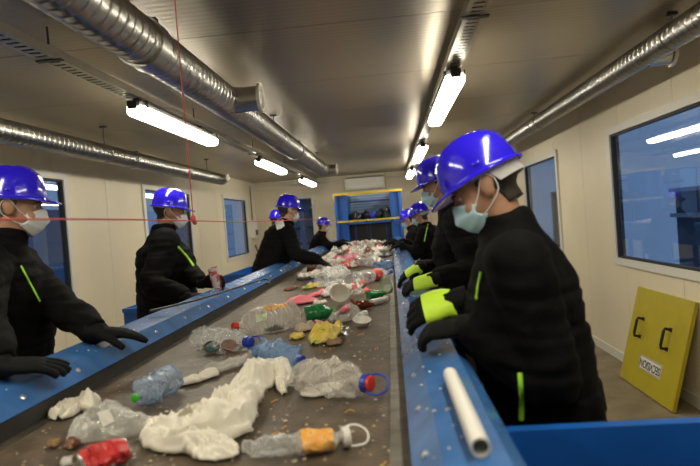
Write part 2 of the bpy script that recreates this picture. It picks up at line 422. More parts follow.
def hopper(label, x0, x1, y0, y1, z1, m='hopper_blue'):
    t = root('waste_hopper', ((x0 + x1) / 2, (y0 + y1) / 2, 0), label, 'hopper', 'blue hoppers beside the belt')
    th = .012
    for lo, hi in (((x0, y0, .25), (x1, y0 + th, z1)), ((x0, y1 - th, .25), (x1, y1, z1)), ((x0, y0 + th, .25), (x0 + th, y1 - th, z1)), ((x1 - th, y0 + th, .25), (x1, y1 - th, z1))):
        b = MB(); b.box(lo, hi); b.obj('side_panel', m, t)
    for lo, hi in (((x0 - .0, y0 - .02, z1 - .03), (x1, y0, z1)), ((x0, y1, z1 - .03), (x1, y1 + .02, z1))):
        b = MB(); b.box(lo, hi); b.obj('top_flange', m, t)
    for x in (x0, x1 - .04):
        for y in (y0, y1 - .04): b = MB(); b.box((x, y, 0), (x + .04, y + .04, .25)); b.obj('foot', m, t)
hopper('blue hopper in front of the nearest right worker', .215, 1.45, .45, 1.30, 1.035)
hopper('blue hopper just beyond the worker who holds the cup', -2.2, -1.27, 4.30, 5.0, .98)
hopper('blue hopper behind the worker reaching across the belt', -2.1, -1.27, 6.7, 7.9, .99)

# ------------------------------------------------------------------ feed frame at the end of the belt
t = root('feed_frame', (-.44, 11.3, 0), 'blue steel feed frame with yellow bars at the belt end', 'frame')
FY = 11.35; fx0, fx1, fz = -1.13, .255, 2.115
for x0, x1 in ((fx0, fx0 + .06), (fx1 - .06, fx1)):
    b = MB(); b.box((x0, FY, 0), (x1, FY + .1, fz)); b.obj('upright', 'rack_blue', t)
for x0, x1, yy in ((fx0 + .06, fx0 + .26, FY + .1), (fx1 - .24, fx1 - .06, FY + .1)):
    b = MB(); b.box((x0, yy, .9), (x1, yy + .9, fz - .03)); b.obj('side_panel', 'rack_blue', t)
b = MB(); b.box((fx0, FY - .03, fz - .045), (fx1 + .02, FY + .0, fz)); b.obj('crossbar', 'rack_yellow', t)
b = MB(); b.box((fx0 + .03, FY - .03, 1.51), (fx1 - .02, FY + .0, 1.545)); b.obj('crossbar', 'rack_yellow', t)
for x in (fx0 - .012, fx1 - .0):
    b = MB(); b.box((x, FY - .02, 1.4 if x > 0 else 1.95), (x + .022, FY + .02, 1.7 if x > 0 else 2.1)); b.obj('edge_guard', 'rack_yellow', t)
b = MB()
for i in range(9): b.box((fx0 + .26, FY + .98, 1.56 + .06 * i), (fx1 - .24, FY + 1.0, 1.61 + .06 * i))
b.obj('slatted_back', 'rack_panel', t)
b = MB(); b.box((fx0 + .26, FY + .96, 1.93), (fx1 - .24, FY + .985, 1.97)); b.obj('back_bar', 'rack_blue', t)
b = MB(); b.box((fx0 + .2, FY + .1, 1.46), (fx1 - .2, FY + 1.0, 1.5)); b.obj('shelf', 'rack_blue', t)
b = MB(); b.box((fx0 + .2, FY + .5, .9), (fx1 - .2, FY + .52, 1.46)); b.obj('curtain', 'bag_black', t)
for x in (fx0 + .36, -.46, fx1 - .36): b = MB(); b.box((x, FY + .48, 1.0), (x + .03, FY + .5, 1.46)); b.obj('lower_bar', 'rack_blue', t)
b = MB(); b.tube([(-.5, FY - .03, 1.56), (-.48, FY - .04, 1.35), (-.46, FY - .03, 1.12)], .008, 6); b.obj('chain', 'dark_steel', t)
# air conditioner and vent grille above it
t = root('air_conditioner', (-.53, Y1, 2.24), 'white wall air conditioner above the feed frame', 'air conditioner')
b = MB(); pr = [(0, 2.25), (-.17, 2.24), (-.21, 2.29), (-.21, 2.50), (-.16, 2.52), (0, 2.52)]
b.rings([[(x, Y1 + u, z) for u, z in pr] for x in (-.98, -.085)]); b.obj('casing', 'ac_white', t, smooth=30)
b = MB(); b.box((-.93, Y1 - .205, 2.243), (-.13, Y1 - .15, 2.262)); b.obj('outlet_flap', 'white_frame', t)
b = MB()
for i in range(22): b.box((-.96 + .04 * i, Y1 - .19, 2.522), (-.945 + .04 * i, Y1 - .02, 2.535))
b.obj('intake_grille', 'dark_steel', t)
# control box on the left wall near the corner
t = root('control_box', (XL, 12.4, 1.4), 'small white switch box on the left wall near the end corner', 'switch box')
b = MB(); b.box((XL, 12.28, 1.32), (XL + .1, 12.55, 1.72)); b.obj('case', 'ac_white', t)
b = MB(); b.box((XL + .1, 12.36, 1.38), (XL + .12, 12.5, 1.5)); b.obj('switch', 'dark_steel', t)
b = MB(); b.tube([(XL + .03, 12.42, 1.72), (XL + .03, 12.42, 2.5)], .012, 6); b.obj('conduit', 'dark_steel', t)
b = MB(); b.tube([(XL + .42, 12.3, .0), (XL + .03, 12.5, 1.15)], .018, 8); tag(b.obj('broom_stick', 'wood', None, smooth=60), 'brown wooden stick leaning in the far left corner', 'stick')

# ------------------------------------------------------------------ yellow board leaning on the right wall
t = root('yellow_board', (1.9, 4.5, 0), 'yellow board with two black handles leaning on the right wall', 'board')
bw, bh, bt = .90, .80, .028
tilt = math.asin((XR - .02 - 1.895) / bh)
BM = Matrix.Translation((1.90, 4.50, 0.012)) @ Matrix.Rotation(PI / 2, 4, 'Z') @ Matrix.Rotation(0, 4, 'X')
# local: x along the board, y into the room from the wall side, z up the board
ex = Vector((0, -1, 0)); ez = Vector((math.sin(tilt), 0, math.cos(tilt))); en = Vector((-math.cos(tilt), 0, math.sin(tilt)))
def bp(u, n, v): return Vector((1.888, 4.50, 0.014)) + ex * u + en * n + ez * v
def bbox(mb, u0, u1, n0, n1, v0, v1):
    mb.add([bp(u, n, v) for v in (v0, v1) for u, n in ((u0, n0), (u1, n0), (u1, n1), (u0, n1))], [(0,3,2,1),(4,5,6,7),(0,1,5,4),(1,2,6,5),(2,3,7,6),(3,0,4,7)])
b = MB(); bbox(b, -bw/2, bw/2, -bt, 0, 0, bh); b.obj('panel', 'yellow_board', t)
for u in (-.24, .21):
    b = MB(); b.tube([bp(u, .0, .40), bp(u, .045, .40), bp(u, .05, .42), bp(u, .05, .53), bp(u, .045, .55), bp(u, 0, .55)], .011, 8); hd = b.obj('handle', 'dark_steel', t, smooth=50)
    for v0 in (.385, .535): b = MB(); bbox(b, u - .02, u + .02, 0, .004, v0, v0 + .03); b.obj('mount', 'dark_steel', hd)
mat('sticker_white', (.75, .74, .68), .5); mat('ink_dark', (.015, .015, .03), .5)
b = MB(); bbox(b, -.16, .20, 0, .0015, .16, .27); st = b.obj('sticker', 'sticker_white', t)
b = MB()
for u0, u1, v0, v1 in ((-.155, .195, .164, .168), (-.155, .195, .262, .266), (-.155, -.151, .164, .266), (.191, .195, .164, .266)): bbox(b, u0, u1, .0015, .0022, v0, v1)
b.obj('sticker_border', 'ink_dark', st)
tx = bpy.data.curves.new('lettering', 'FONT'); tx.body = 'SECVISION'; tx.size = .088; tx.align_x = 'CENTER'; tx.align_y = 'CENTER'; tx.extrude = .0006; tx.offset = .0012; tx.space_character = .95
to = bpy.data.objects.new('tmp_text', tx); COL.objects.link(to); bpy.context.view_layer.update()
me = bpy.data.meshes.new_from_object(to.evaluated_get(bpy.context.evaluated_depsgraph_get())); bpy.data.objects.remove(to, do_unlink=True)
wd = max(v.co.x for v in me.vertices) - min(v.co.x for v in me.vertices); kx = .33 / wd
for v in me.vertices:
    p = bp(.02 - v.co.x * kx, .0022 + max(0, v.co.z), .213 - v.co.y); v.co = p - ORG[t.name]
me.materials.append(MATS['ink_dark']); link('lettering', me, st)

# ------------------------------------------------------------------ people
mat('jacket_black', (.0035, .0035, .004), .8, spec=.10, var=.35, vscale=30, bump=.25, bscale=160)
mat('trousers_dark', (.018, .020, .026), .8, var=.2)
mat('skin', (.40, .215, .135), .5, var=.08, vscale=30); mat('skin_pale', (.50, .29, .20), .5, var=.08, vscale=30)
mat('hair_dark', (.018, .013, .010), .6, bump=.5, bscale=200); mat('hair_grey', (.07, .06, .05), .6, bump=.5, bscale=200)
mat('helmet_blue', (.022, .010, .72), .16, spec=.6, coat=.5); mat('helmet_band', (.42, .42, .43), .5)
mat('mask_blue', (.45, .68, .80), .7, bump=.15, bscale=120); mat('mask_white', (.72, .76, .78), .7, bump=.15, bscale=120)
mat('glove_black', (.005, .005, .0055), .75, spec=.15, bump=.2, bscale=200); mat('glove_neon', (.62, .95, .06), .5, bump=.25, bscale=120)
mat('zip_green', (.38, .80, .04), .5); mat('shoe', (.015, .014, .013), .5); mat('eye_white', (.5, .46, .42), .3); mat('eye_dark', (.03, .02, .015), .3)
mat('patch_white', (.75, .75, .76), .6)
ZUP = Vector((0, 0, 1))
def patch(src, parent, q, m, name, n=6, lift=.003):
    """flat label lying on a surface, corners given where the photograph shows them"""
    bpy.context.view_layer.update(); M = src.matrix_world; me = src.data
    bv = BVHTree.FromPolygons([M @ v.co for v in me.vertices], [tuple(p.vertices) for p in me.polygons]); G = []; last = None
    for i in range(n + 1):
        row = []
        for j in range(n + 1):
            u, v = i / n, j / n; x = (q[0][0]*(1-u) + q[1][0]*u)*(1-v) + (q[3][0]*(1-u) + q[2][0]*u)*v; y = (q[0][1]*(1-u) + q[1][1]*u)*(1-v) + (q[3][1]*(1-u) + q[2][1]*u)*v
            d = (CAMR @ Vector((x - 350, -(y - 233), -FPX))).normalized(); h = bv.ray_cast(CAMPOS, d)
            row.append((d, h[3] if h[0] is not None else None))
        G.append(row)
    ks = sorted(k for r in G for d, k in r if k is not None)
    if not ks: return print('patch missed', q)
    md = ks[len(ks) // 2]; G = [[CAMPOS + d * ((k if k is not None and abs(k - md) < .12 else md) - lift) for d, k in r] for r in G]
    Mi = parent.matrix_world.inverted(); b = MB(); b.grid([[Mi @ p for p in r] for r in G]); o = link(name, b.mesh(name, m), parent)
    o.modifiers.new('thickness', 'SOLIDIFY').thickness = .0008; return o
def remesh(mb, vox, smooth=4, fac=.5):
    me = mb.mesh('tmp', None); ob = bpy.data.objects.new('tmp', me); COL.objects.link(ob)
    r = ob.modifiers.new('r', 'REMESH'); r.mode = 'VOXEL'; r.voxel_size = vox
    if smooth: s = ob.modifiers.new('s', 'SMOOTH'); s.factor = fac; s.iterations = smooth
    dg = bpy.context.evaluated_depsgraph_get(); dg.update()
    out = bpy.data.meshes.new_from_object(ob.evaluated_get(dg)); bpy.data.objects.remove(ob, do_unlink=True); bpy.data.meshes.remove(me)
    return out
def finish(me, name, m, parent, disp=None):
    org = ORG[parent.name] if parent is not None else Vector()
    if disp:
        nn = [v.normal.copy() for v in me.vertices]
        for v, n in zip(me.vertices, nn): v.co += n * disp(v.co, n)
    me.name = name; me.materials.clear(); me.materials.append(MATS[m]); shade(me, 180)
    bv = BVHTree.FromPolygons([v.co.copy() for v in me.vertices], [tuple(p.vertices) for p in me.polygons])
    for v in me.vertices: v.co -= org
    return link(name, me, parent), bv
def ik(S, W, a, b, pole):
    d = W - S; L = d.length; mx = (a + b) * .995
    if L > mx: k = L / mx; a *= k; b *= k
    x = (a * a - b * b + L * L) / (2 * L); h = math.sqrt(max(0, a * a - x * x)); u = d.normalized()
    p = pole - u * pole.dot(u); p = p.normalized() if p.length > 1e-5 else u.orthogonal()
    return S + u * x + p * h
def smooth_path(pts, rad, sub=4):
    """Catmull-Rom through points and radii"""
    P = [pts[0]] + list(pts) + [pts[-1]]; R = [rad[0]] + list(rad) + [rad[-1]]; op = []; orr = []
    for i in range(1, len(P) - 2):
        for k in range(sub):
            t = k / sub; c = [-.5*t**3 + t*t - .5*t, 1.5*t**3 - 2.5*t*t + 1, -1.5*t**3 + 2*t*t + .5*t, .5*t**3 - .5*t*t]
            op.append(sum((P[i-1+q] * c[q] for q in range(4)), Vector())); orr.append(sum(R[i-1+q] * c[q] for q in range(4)))
    op.append(P[-2]); orr.append(R[-2]); return op, orr
def hand(mb, W, D, N, side, curl, s=1., g=0., thumb=.6):
    """palm and five separate fingers. side +1 right hand, -1 left hand; N is the back of the hand"""
    D = D.normalized(); N = (N - D * N.dot(D)).normalized(); T = D.cross(N) * (-side)
    P = lambda d, t, n: W + (D * d + T * t + N * n) * s
    rs = []
    for d, hw, th in ((-.045, .030, .026), (0, .031, .022), (.03, .040, .018), (.065, .044, .0165), (.092, .042, .014), (.102, .036, .009)):
        rs.append([P(d, (hw + g) * math.cos(2*PI*j/14), (th + g) * math.sin(2*PI*j/14)) for j in range(14)])
    mb.rings(rs)
    for i, (t, L, r) in enumerate(((.032, .074, .0098), (.011, .083, .0102), (-.011, .077, .0098), (-.031, .060, .0088))):
        c = curl[i]; p = P(.088, t, -.001); pts = [P(.06, t * .9, 0), p]; a = 0; sp = t * 2.2
        for q, f in enumerate((.45, .31, .24)):
            a += c * (.75, 1.0, .8)[q]
            d = (D * math.cos(a) - N * math.sin(a) + T * sp * math.cos(a)).normalized(); p = p + d * L * f * s; pts.append(p)
        rr = [r, r * 1.08, r, r * .95, r * .72]
        pp, rq = smooth_path(pts, [(x + g * .7) * s for x in rr], 3); mb.tube(pp, rq, 9)
    c = curl[4] if len(curl) > 4 else .3
    p0 = P(.012, .020, -.006); p1 = P(.045, .046, -.012)
    d1 = (T * thumb + D * (1 - thumb * .35) - N * (.25 + c * .5)).normalized(); p2 = p1 + d1 * .036 * s
    d2 = (d1 + (D * .35 - T * .45) * c * 2 - N * c * .5).normalized(); p3 = p2 + d2 * .032 * s
    pp, rq = smooth_path([p0, p1, p2, p3], [(x + g * .7) * s for x in (.017, .0135, .0115, .0085)], 3); mb.tube(pp, rq, 9)
    return T
def head_shape(mb, M):
    R3 = M.to_3x3()
    def E(c, r): mb.ell(M @ Vector(c), r, 18, 12, R3)
    E((0, -.014, .042), (.076, .098, .086)); E((0, .024, -.018), (.066, .074, .088)); E((0, .062, -.088), (.030, .028, .024))
    E((0, .018, -.07), (.056, .055, .042)); E((0, .070, .030), (.052, .024, .016))
    for s in (-1, 1):
        E((s * .040, .060, -.030), (.026, .028, .026)); E((s * .077, -.006, -.004), (.011, .021, .032)); E((s * .081, -.012, .006), (.009, .022, .024)); E((s * .012, .100, -.036), (.010, .012, .009))
    mb.tube([M @ Vector(p) for p in ((0, .088, .022), (0, .104, -.008), (0, .118, -.030), (0, .108, -.040))], [.009, .011, .0145, .009], 10)
    E((0, .090, -.062), (.024, .010, .006)); E((0, .089, -.071), (.021, .010, .006))
def helmet(HM, parent, band=True, emblem=False):
    c0 = Vector((0, -.006, .044)); ax, ay, h = .099, .122, .122; n = 48
    M = HM @ Matrix.Translation(c0) @ Matrix.Rotation(math.radians(4), 4, 'X')
    def dome(k, t, grow=0.):
        ph = t * PI / 2; r = math.cos(ph) ** .72; out = []
        for j in range(n):
            a = 2 * PI * j / n; x = ax * k * r * math.sin(a); y = ay * k * r * math.cos(a); z = h * k * math.sin(ph)
            bump = 0
            if k > .985 and .25 < t < .99:
                u = abs(x); w_ = math.exp(-((u - .0) / .012) ** 2) + .8 * math.exp(-((u - .038) / .010) ** 2); bump = .0075 * w_ * min(1, (t - .25) * 5)
            if k > .985 and t <= .12: bump -= 0
            nn = Vector((x / ax ** 2, y / ay ** 2, z / h ** 2)).normalized(); out.append(M @ (Vector((x, y, z)) + nn * (bump + grow)))
        return out
    def brim(e0, dz):
        out = []
        for j in range(n):
            a = 2 * PI * j / n; f = max(0, math.cos(a)); e = e0 * (.008 + .046 * f ** 2.2 + .004 * max(0, -math.cos(a)))
            x = (ax + e) * math.sin(a); y = (ay + e) * math.cos(a); out.append(M @ Vector((x, y, dz - e * .30 - .003)))
        return out
    rs = [dome(1, t) for t in (.999, .97, .93, .88, .82, .75, .67, .58, .48, .38, .28, .18, .09, .02, 0)]
    rs += [brim(.35, .0), brim(.7, 0), brim(1, .0), brim(1.03, -.0035), brim(1, -.006), brim(.3, -.005), brim(-.25, -.003)]
    rs += [dome(.955, t) for t in (.02, .2, .4, .6, .8, .95, .999)]
    b = MB(); b.rings(rs); ho = b.obj('helmet', 'helmet_blue', parent, smooth=55)
    # headband inside the shell, seen low at the back and sides
    b = MB(); Q = []
    for i in range(25):
        a = math.radians(75 + 210 * i / 24); x = .0875 * math.sin(a); y = .1125 * math.cos(a) - .010; lo = (-.010 if band else .022) if math.cos(a) < -.2 else .028
        Q.append([HM @ Vector((x * k, y * k, z)) for k, z in ((1, .045), (1.01, lo), (.975, lo), (.965, .045))])
    P2 = [[q[i] for q in Q] for i in range(4)] + [[q[0] for q in Q]]
    b.grid(P2); b.obj('headband', 'helmet_band', ho, smooth=50)
    for s in (-1, 1):
        b = MB(); p = M @ Vector((s * ax * .97, -.01, .022)); b.ell(p, (.006, .014, .008), 10, 6, M.to_3x3()); b.obj('side_slot_cover', 'helmet_blue', ho, smooth=60)
    if emblem:
        b = MB(); G = []
        for t in (.22, .30, .38, .46):
            ph = t * PI / 2; r = math.cos(ph) ** .72
            G.append([M @ (Vector((ax * r * math.sin(a), ay * r * math.cos(a), h * math.sin(ph))) * 1.022 ) for a in (emblem - .22, emblem - .11, emblem, emblem + .11, emblem + .22)])
        b.grid(G); b.obj('emblem', 'patch_white', ho, smooth=80)
    return ho
def mask(HM, parent, m):
    nu, nv = 25, 17; G = []
    for i in range(nv):
        v = i / (nv - 1); row = []
        for j in range(nu):
            u = -1 + 2 * j / (nu - 1); al = u * 1.22
            zt = .010 - .038 * abs(u) ** 1.4; zb = -.112 + .046 * abs(u) ** 1.6; z = zt + (zb - zt) * v
            wv = math.sin(PI * v)
            x = .0735 * math.sin(al) * (1 - .05 * (v > .8)); y = .030 + .075 * math.cos(al) * (1 - .10 * abs(v - .45))
            y += .024 * math.exp(-(al / .40) ** 2) * math.exp(-((v - .38) / .38) ** 2) + .004 * wv
            y -= .022 * v ** 4 + .012 * (1 - v) ** 6 * abs(u); pl = .0022 * math.sin(v * 6.3 * 3) * (1 - u * u)
            row.append(HM @ Vector((x, y + pl, z)))
        G.append(row)
    b = MB(); b.grid(G); mo = b.obj('face_mask', m, parent, smooth=60)
    so = mo.modifiers.new('thickness', 'SOLIDIFY'); so.thickness = .0015
    for s in (-1, 1):
        b = MB()
        pts = [(s * .068, .056, -.032), (s * .078, .025, -.008), (s * .088, -.012, .030), (s * .089, -.034, .012), (s * .086, -.03, -.026), (s * .078, .01, -.052), (s * .066, .052, -.066)]
        b.tube(smooth_path([HM @ Vector(p) for p in pts], [.0016] * 7, 4)[0], .0016, 6); b.obj('ear_loop', 'mask_white', mo, smooth=60)
def person(label, pos, face, H=1.75, lean=.1, hyaw=0., hpitch=.25, htilt=0., L=None, R=None, lod=0, skin='skin', hair='hair_dark', maskm='mask_blue', emblem=False, bulk=1., twist=0., poleL=None, poleR=None, neck=(0, .035), band=False, gloves=('glove_black', 'glove_black'), neon=(False, False)):
    s = H / 1.75; F = Vector((face[0], face[1], 0)).normalized(); Rt = F.cross(ZUP)
    base = Vector((pos[0], pos[1], 0)); t = None
    piv = Vector((0, 0, .95)); cl, sl = math.cos(lean), math.sin(lean)
    def lo(x, y, z): return base + (Rt * x + F * y + ZUP * z) * s
    def up(x, y, z):
        d = z - .95
        if d <= 0: return lo(x, y, z)
        k = min(1, d / .25); a = lean * k; tw = twist * min(1, d / .4)
        x, y = x * math.cos(tw) - y * math.sin(tw), x * math.sin(tw) + y * math.cos(tw)
        return lo(x, y * math.cos(a) + d * math.sin(a), .95 + d * math.cos(a) - y * math.sin(a))
    # head frame
    N = up(0, 0, 1.47)
    hf = (Matrix.Rotation(hyaw, 3, 'Z') @ F); hr = hf.cross(ZUP)
    q = Matrix.Rotation(-hpitch, 3, hr); hf2 = q @ hf; hu = q @ ZUP
    q2 = Matrix.Rotation(htilt, 3, hf2); hr = q2 @ hr; hu = q2 @ hu
    HC = N + (F * neck[1] + Rt * neck[0]) * s + (hu * .105 + ZUP * .055) * s
    HM = Matrix(((hr.x, hf2.x, hu.x, HC.x), (hr.y, hf2.y, hu.y, HC.y), (hr.z, hf2.z, hu.z, HC.z), (0, 0, 0, 1))) @ Matrix.Scale(s * 1.0, 4)
    arms = []
    for sd, hd, pole in ((-1, L, poleL), (1, R, poleR)):
        S = up(sd * .185 * bulk, -.005, 1.405)
        if hd is None: hd = dict(w=lo(sd * .25, .12, .86), d=-ZUP + F * .3, n=Rt * sd, c=(.4, .45, .5, .55, .3))
        Wp = Vector(hd['w']); pl = Vector(pole) if pole else (Rt * sd * .55 - F * .35 - ZUP * .8)
        E_ = ik(S, Wp, .31 * s, .265 * s, pl)
        arms.append((sd, S, E_, Wp, hd))
    # ---- body: head, neck, trunk, arms with hands and legs as one surface
    b = MB(); head_shape(b, HM)
    b.tube([up(0, -.01, 1.40), N, HC + hu * -.03 * s - hf2 * .012 * s], [.064 * s, .058 * s, .054 * s], 14)
    def torso(mb, rows, fn=up, n=22):
        mb.rings([[fn(a * math.cos(2*PI*j/n), y0 + bb * math.sin(2*PI*j/n), z) for j in range(n)] for z, a, bb, y0 in rows])
    torso(b, [(.86, .14, .10, 0), (.95, .155, .105, 0), (1.08, .14, .095, 0), (1.25, .155, .105, 0), (1.38, .15, .09, 0), (1.44, .08, .06, 0)])
    hips = []
    for sd in (-1, 1):
        hp, kn, an = lo(sd * .085, 0, .90), lo(sd * .10, .02, .49), lo(sd * .11, -.02, .08); hips.append((sd, hp, kn, an))
        b.tube(*smooth_path([hp, kn, an], [.078 * s, .052 * s, .04 * s], 5)); b.ell(lo(sd * .115, .05, .045), (.035, .035, .03))
    for sd, S, E_, Wp, hd in arms:
        b.tube(*smooth_path([S - Rt * sd * .05, S, (S + E_) / 2, E_, (E_ + Wp) / 2, Wp], [.05, .048, .042, .038, .036, .026], 3))
        hand(b, Wp, Vector(hd['d']), Vector(hd['n']), sd, hd['c'], s * .97 * hd.get('hs', 1), -.002, hd.get('t', .6))
    me = remesh(b, (.0065, .009, .014)[lod], 3)
    for v in me.vertices: v.co -= base
    me.materials.clear(); me.materials.append(MATS[skin]); shade(me, 180)
    t = link('person', me, None, base); tag(t, label, 'person', 'workers in black jackets and blue helmets')
    # ---- jacket
    b = MB(); k = bulk
    torso(b, [(.79, .205*k, .150*k, 0), (.90, .212*k, .160*k, 0), (1.03, .205*k, .160*k, .006), (1.16, .212*k, .166*k, .012), (1.28, .220*k, .165*k, .010), (1.36, .208*k, .145*k, 0), (1.42, .165, .118, -.004), (1.465, .108, .095, -.002), (1.50, .080, .083, .006), (1.545, .073, .081, .016)])
    for sd, S, E_, Wp, hd in arms:
        S0 = S - Rt * sd * .07 * s
        m1 = S * .55 + E_ * .45; m2 = E_ * .5 + Wp * .5; we = Wp + (Wp - E_).normalized() * -.005
        b.tube(*smooth_path([S0, S, m1, E_, m2, we], [.085 * k, .087 * k, .076 * k, .069 * k, .060 * k, .047], 4), n=14)
    me = remesh(b, (.0095, .013, .017)[lod], 5)
    sd_ = pos[0] * 3.1 + pos[1]
    def disp(p, n):
        f = .010 * nz(p, 7, sd_) + .006 * nz(p, 16, sd_)
        fold = .007 * (1 - abs(nz((p.x * 6, p.y * 6, p.z * 19), 1, sd_ + 4)) * 2.4)
        q = (p.z * 11) % 1.0; quilt = -.006 * math.exp(-((q - .5) / .09) ** 2) if p.z < 1.40 * s else 0
        return f + fold * .8 + quilt
    jo, jbv = finish(me, 'jacket', 'jacket_black', t, disp)
    # ---- trousers and shoes
    b = MB(); torso(b, [(.80, .172, .125, 0), (.90, .182, .132, 0), (1.0, .175, .125, 0)], lo)
    for sd, hp, kn, an in hips: b.tube(*smooth_path([hp, kn, an + ZUP * -.02], [.098 * s, .078 * s, .068 * s], 5), n=14)
    me = remesh(b, (.016, .018, .02)[lod], 4); finish(me, 'trousers', 'trousers_dark', t, lambda p, n: .006 * nz(p, 9, sd_))
    for sd in (-1, 1):
        b = MB(); n = 14; rows = []
        for y, hw, z1 in ((-.10, .02, .05), (-.085, .036, .10), (-.03, .042, .115), (.04, .045, .085), (.11, .046, .062), (.165, .036, .05), (.185, .016, .035)):
            rows.append([lo(sd * .115 + hw * math.cos(2*PI*j/n), y + .02, max(.0, z1 / 2 + z1 / 2 * 1.05 * math.sin(2*PI*j/n))) for j in range(n)])
        b.rings(rows); b.obj('shoe', 'shoe', t, smooth=60)
    # ---- hair, eyes, mask, helmet
    b = MB(); G = []
    for i in range(15):
        z = -.072 + .155 * i / 14; row = []
        for j in range(41):
            a = math.radians(72 + 216 * j / 40); zz = z if abs(a - PI) < 1.25 else max(z, -.03 + .05 * (abs(a - PI) - 1.25) / .6)
            kk = math.sqrt(max(.05, 1 - ((zz - .042) / .094) ** 2)); kk = max(kk, .62)
            row.append(HM @ Vector((.0815 * kk * math.sin(a), .104 * kk * math.cos(a) - .014, zz)))
        G.append(row)
    b.grid(G); ho = b.obj('hair', hair, t, smooth=180); so = ho.modifiers.new('thickness', 'SOLIDIFY'); so.thickness = .008; so.offset = -1
    if lod < 2:
        for sd in (-1, 1):
            b = MB(); b.ell(HM @ Vector((sd * .031, .072, .010)), (.0125 * s,) * 3, 12, 8); eo = b.obj('eye', 'eye_white', t, smooth=80)
            b = MB(); b.ell(HM @ Vector((sd * .032, .083, .009)), (.0055 * s, .0035 * s, .0055 * s), 10, 6, HM.to_3x3().normalized()); b.obj('iris', 'eye_dark', eo, smooth=80)
            b = MB(); b.tube([HM @ Vector((sd * u, yy, zz)) for u, yy, zz in ((.012, .095, .026), (.030, .094, .032), (.050, .080, .026))], [.003, .0045, .002], 6); b.obj('eyebrow', hair, t, smooth=80)
    mask(HM, t, maskm); helmet(HM, t, band=band, emblem=emblem)
    # ---- gloves
    for (sd, S, E_, Wp, hd), gm, ne in zip(arms, gloves, neon):
        b = MB(); hand(b, Wp, Vector(hd['d']), Vector(hd['n']), sd, hd['c'], s * 1.04 * hd.get('hs', 1), .0028, hd.get('t', .6))
        D = Vector(hd['d']).normalized(); NN = Vector(hd['n']); NN = (NN - D * NN.dot(D)).normalized(); TT = D.cross(NN)
        fa = (E_ - Wp).normalized()
        b.tube([Wp + D * .02, Wp, Wp + fa * .03], [.034, .037, .040], 14)
        go, gb = finish(remesh(b, (.0042, .006, .009)[lod], 2), 'glove', gm, t)
        if ne:
            c = MB(); rs = []
            for d, hw, th in ((-.045, .045, .038), (-.01, .044, .035), (.02, .047, .031), (.045, .052, .028), (.070, .051, .0255), (.084, .049, .023)):
                hs = hd.get('hs', 1) * s; ctr = Wp + (D * d * hs if d > 0 else fa * -d)
                rs.append([ctr + TT * hw * hs * math.cos(2*PI*j/20) + NN * (th * hs * math.sin(2*PI*j/20)) for j in range(20)])
            inner = [[p + (sum(r, Vector()) / 20 - p) * .08 for p in r] for r in rs]
            c.rings(rs + inner[::-1], closed=True); co = c.obj('cuff', 'glove_neon', go, smooth=60)
            co['label'] = 'neon yellow-green back of the glove'
    return t, jbv, jo
def strip(bv, jo, pts, r=.0045, m='zip_green', name='zip'):
    """zip or piping lying on the jacket surface along a line seen in the photograph"""
    out = []
    for i in range(len(pts) - 1):
        for k in range(6):
            a = pts[i]; c = pts[i + 1]; u = k / 6; d = (CAMR @ Vector((a[0] + (c[0]-a[0])*u - 350, -(a[1] + (c[1]-a[1])*u - 233), -FPX))).normalized()
            h = bv.ray_cast(CAMPOS, d)
            if h[0] is not None: out.append(h[0] - d * .002)
    if len(out) < 2: return print('strip missed', pts)
    b = MB(); b.tube(out, r, 6); b.obj(name, m, jo, smooth=60)
V = Vector
# nearest right worker
t, bv, jo = person('nearest right worker leaning in, turned left, pale blue mask, grey headband under helmet', (.41, 1.63), (-1, .20), 1.75, .13, hyaw=-.02, hpitch=.52, htilt=.05,
    L=dict(w=aty(466, 326, 1.54), d=V((-1, .45, -.16)), n=V((-.1, -.3, 1)), c=(.42, .48, .52, .6, .3), hs=1.02),
    R=dict(w=aty(452, 301, 1.68), d=V((-1, .15, -.25)), n=V((-.2, -.8, .75)), c=(.50, .55, .6, .65, .4), hs=1.05),
    neon=(False, True), bulk=1.0, band=True, neck=(0, .006), poleL=(.45, -.3, -.8), poleR=(.3, .6, -.8))
strip(bv, jo, [(520, 373), (522, 398), (521, 424)], .007); strip(bv, jo, [(481, 272), (478, 286), (476, 302)])
# second right worker
t, bv, jo = person('second right worker, tall, behind the nearest one, both gloves with neon backs', (.47, 3.42), (-1, .12), 1.86, .14, hyaw=0, hpitch=.35,
    L=dict(w=V((.185, 2.86, 1.212)), d=V((-1, .2, -.22)), n=V((-.2, -.45, 1)), c=(.35, .4, .45, .5, .3)),
    R=dict(w=aty(419, 268, 3.45), d=V((-1, .1, -.45)), n=V((-.4, -.25, 1)), c=(.35, .4, .45, .5, .3)),
    neon=(True, True), emblem=.0, lod=1, band=True)
t, bv, jo = person('third right worker, seen small between the second worker and the feed frame', (.52, 6.6), (-1, .35), 1.67, .22, hpitch=.3, lod=2, emblem=-.5, band=True,
    L=dict(w=(.10, 6.5, 1.22), d=V((-1, .1, -.3)), n=V((0, 0, 1)), c=(.3, .3, .3, .3, .3)), R=dict(w=aty(402, 241, 6.9), d=V((-1, .3, -.3)), n=V((0, 0, 1)), c=(.3, .3, .3, .3, .3)))
strip(bv, jo, [(428, 224), (426, 233), (424, 243)], .006)
person('farthest right worker, bent low beside the feed frame', (.54, 8.1), (-1, .3), 1.66, .46, hpitch=.4, lod=2,
    L=dict(w=(.02, 8.0, 1.2), d=V((-1, .1, -.3)), n=V((0, 0, 1)), c=(.3, .3, .3, .3, .3)), R=dict(w=(-.02, 8.3, 1.2), d=V((-1, .3, -.3)), n=V((0, 0, 1)), c=(.3, .3, .3, .3, .3)))
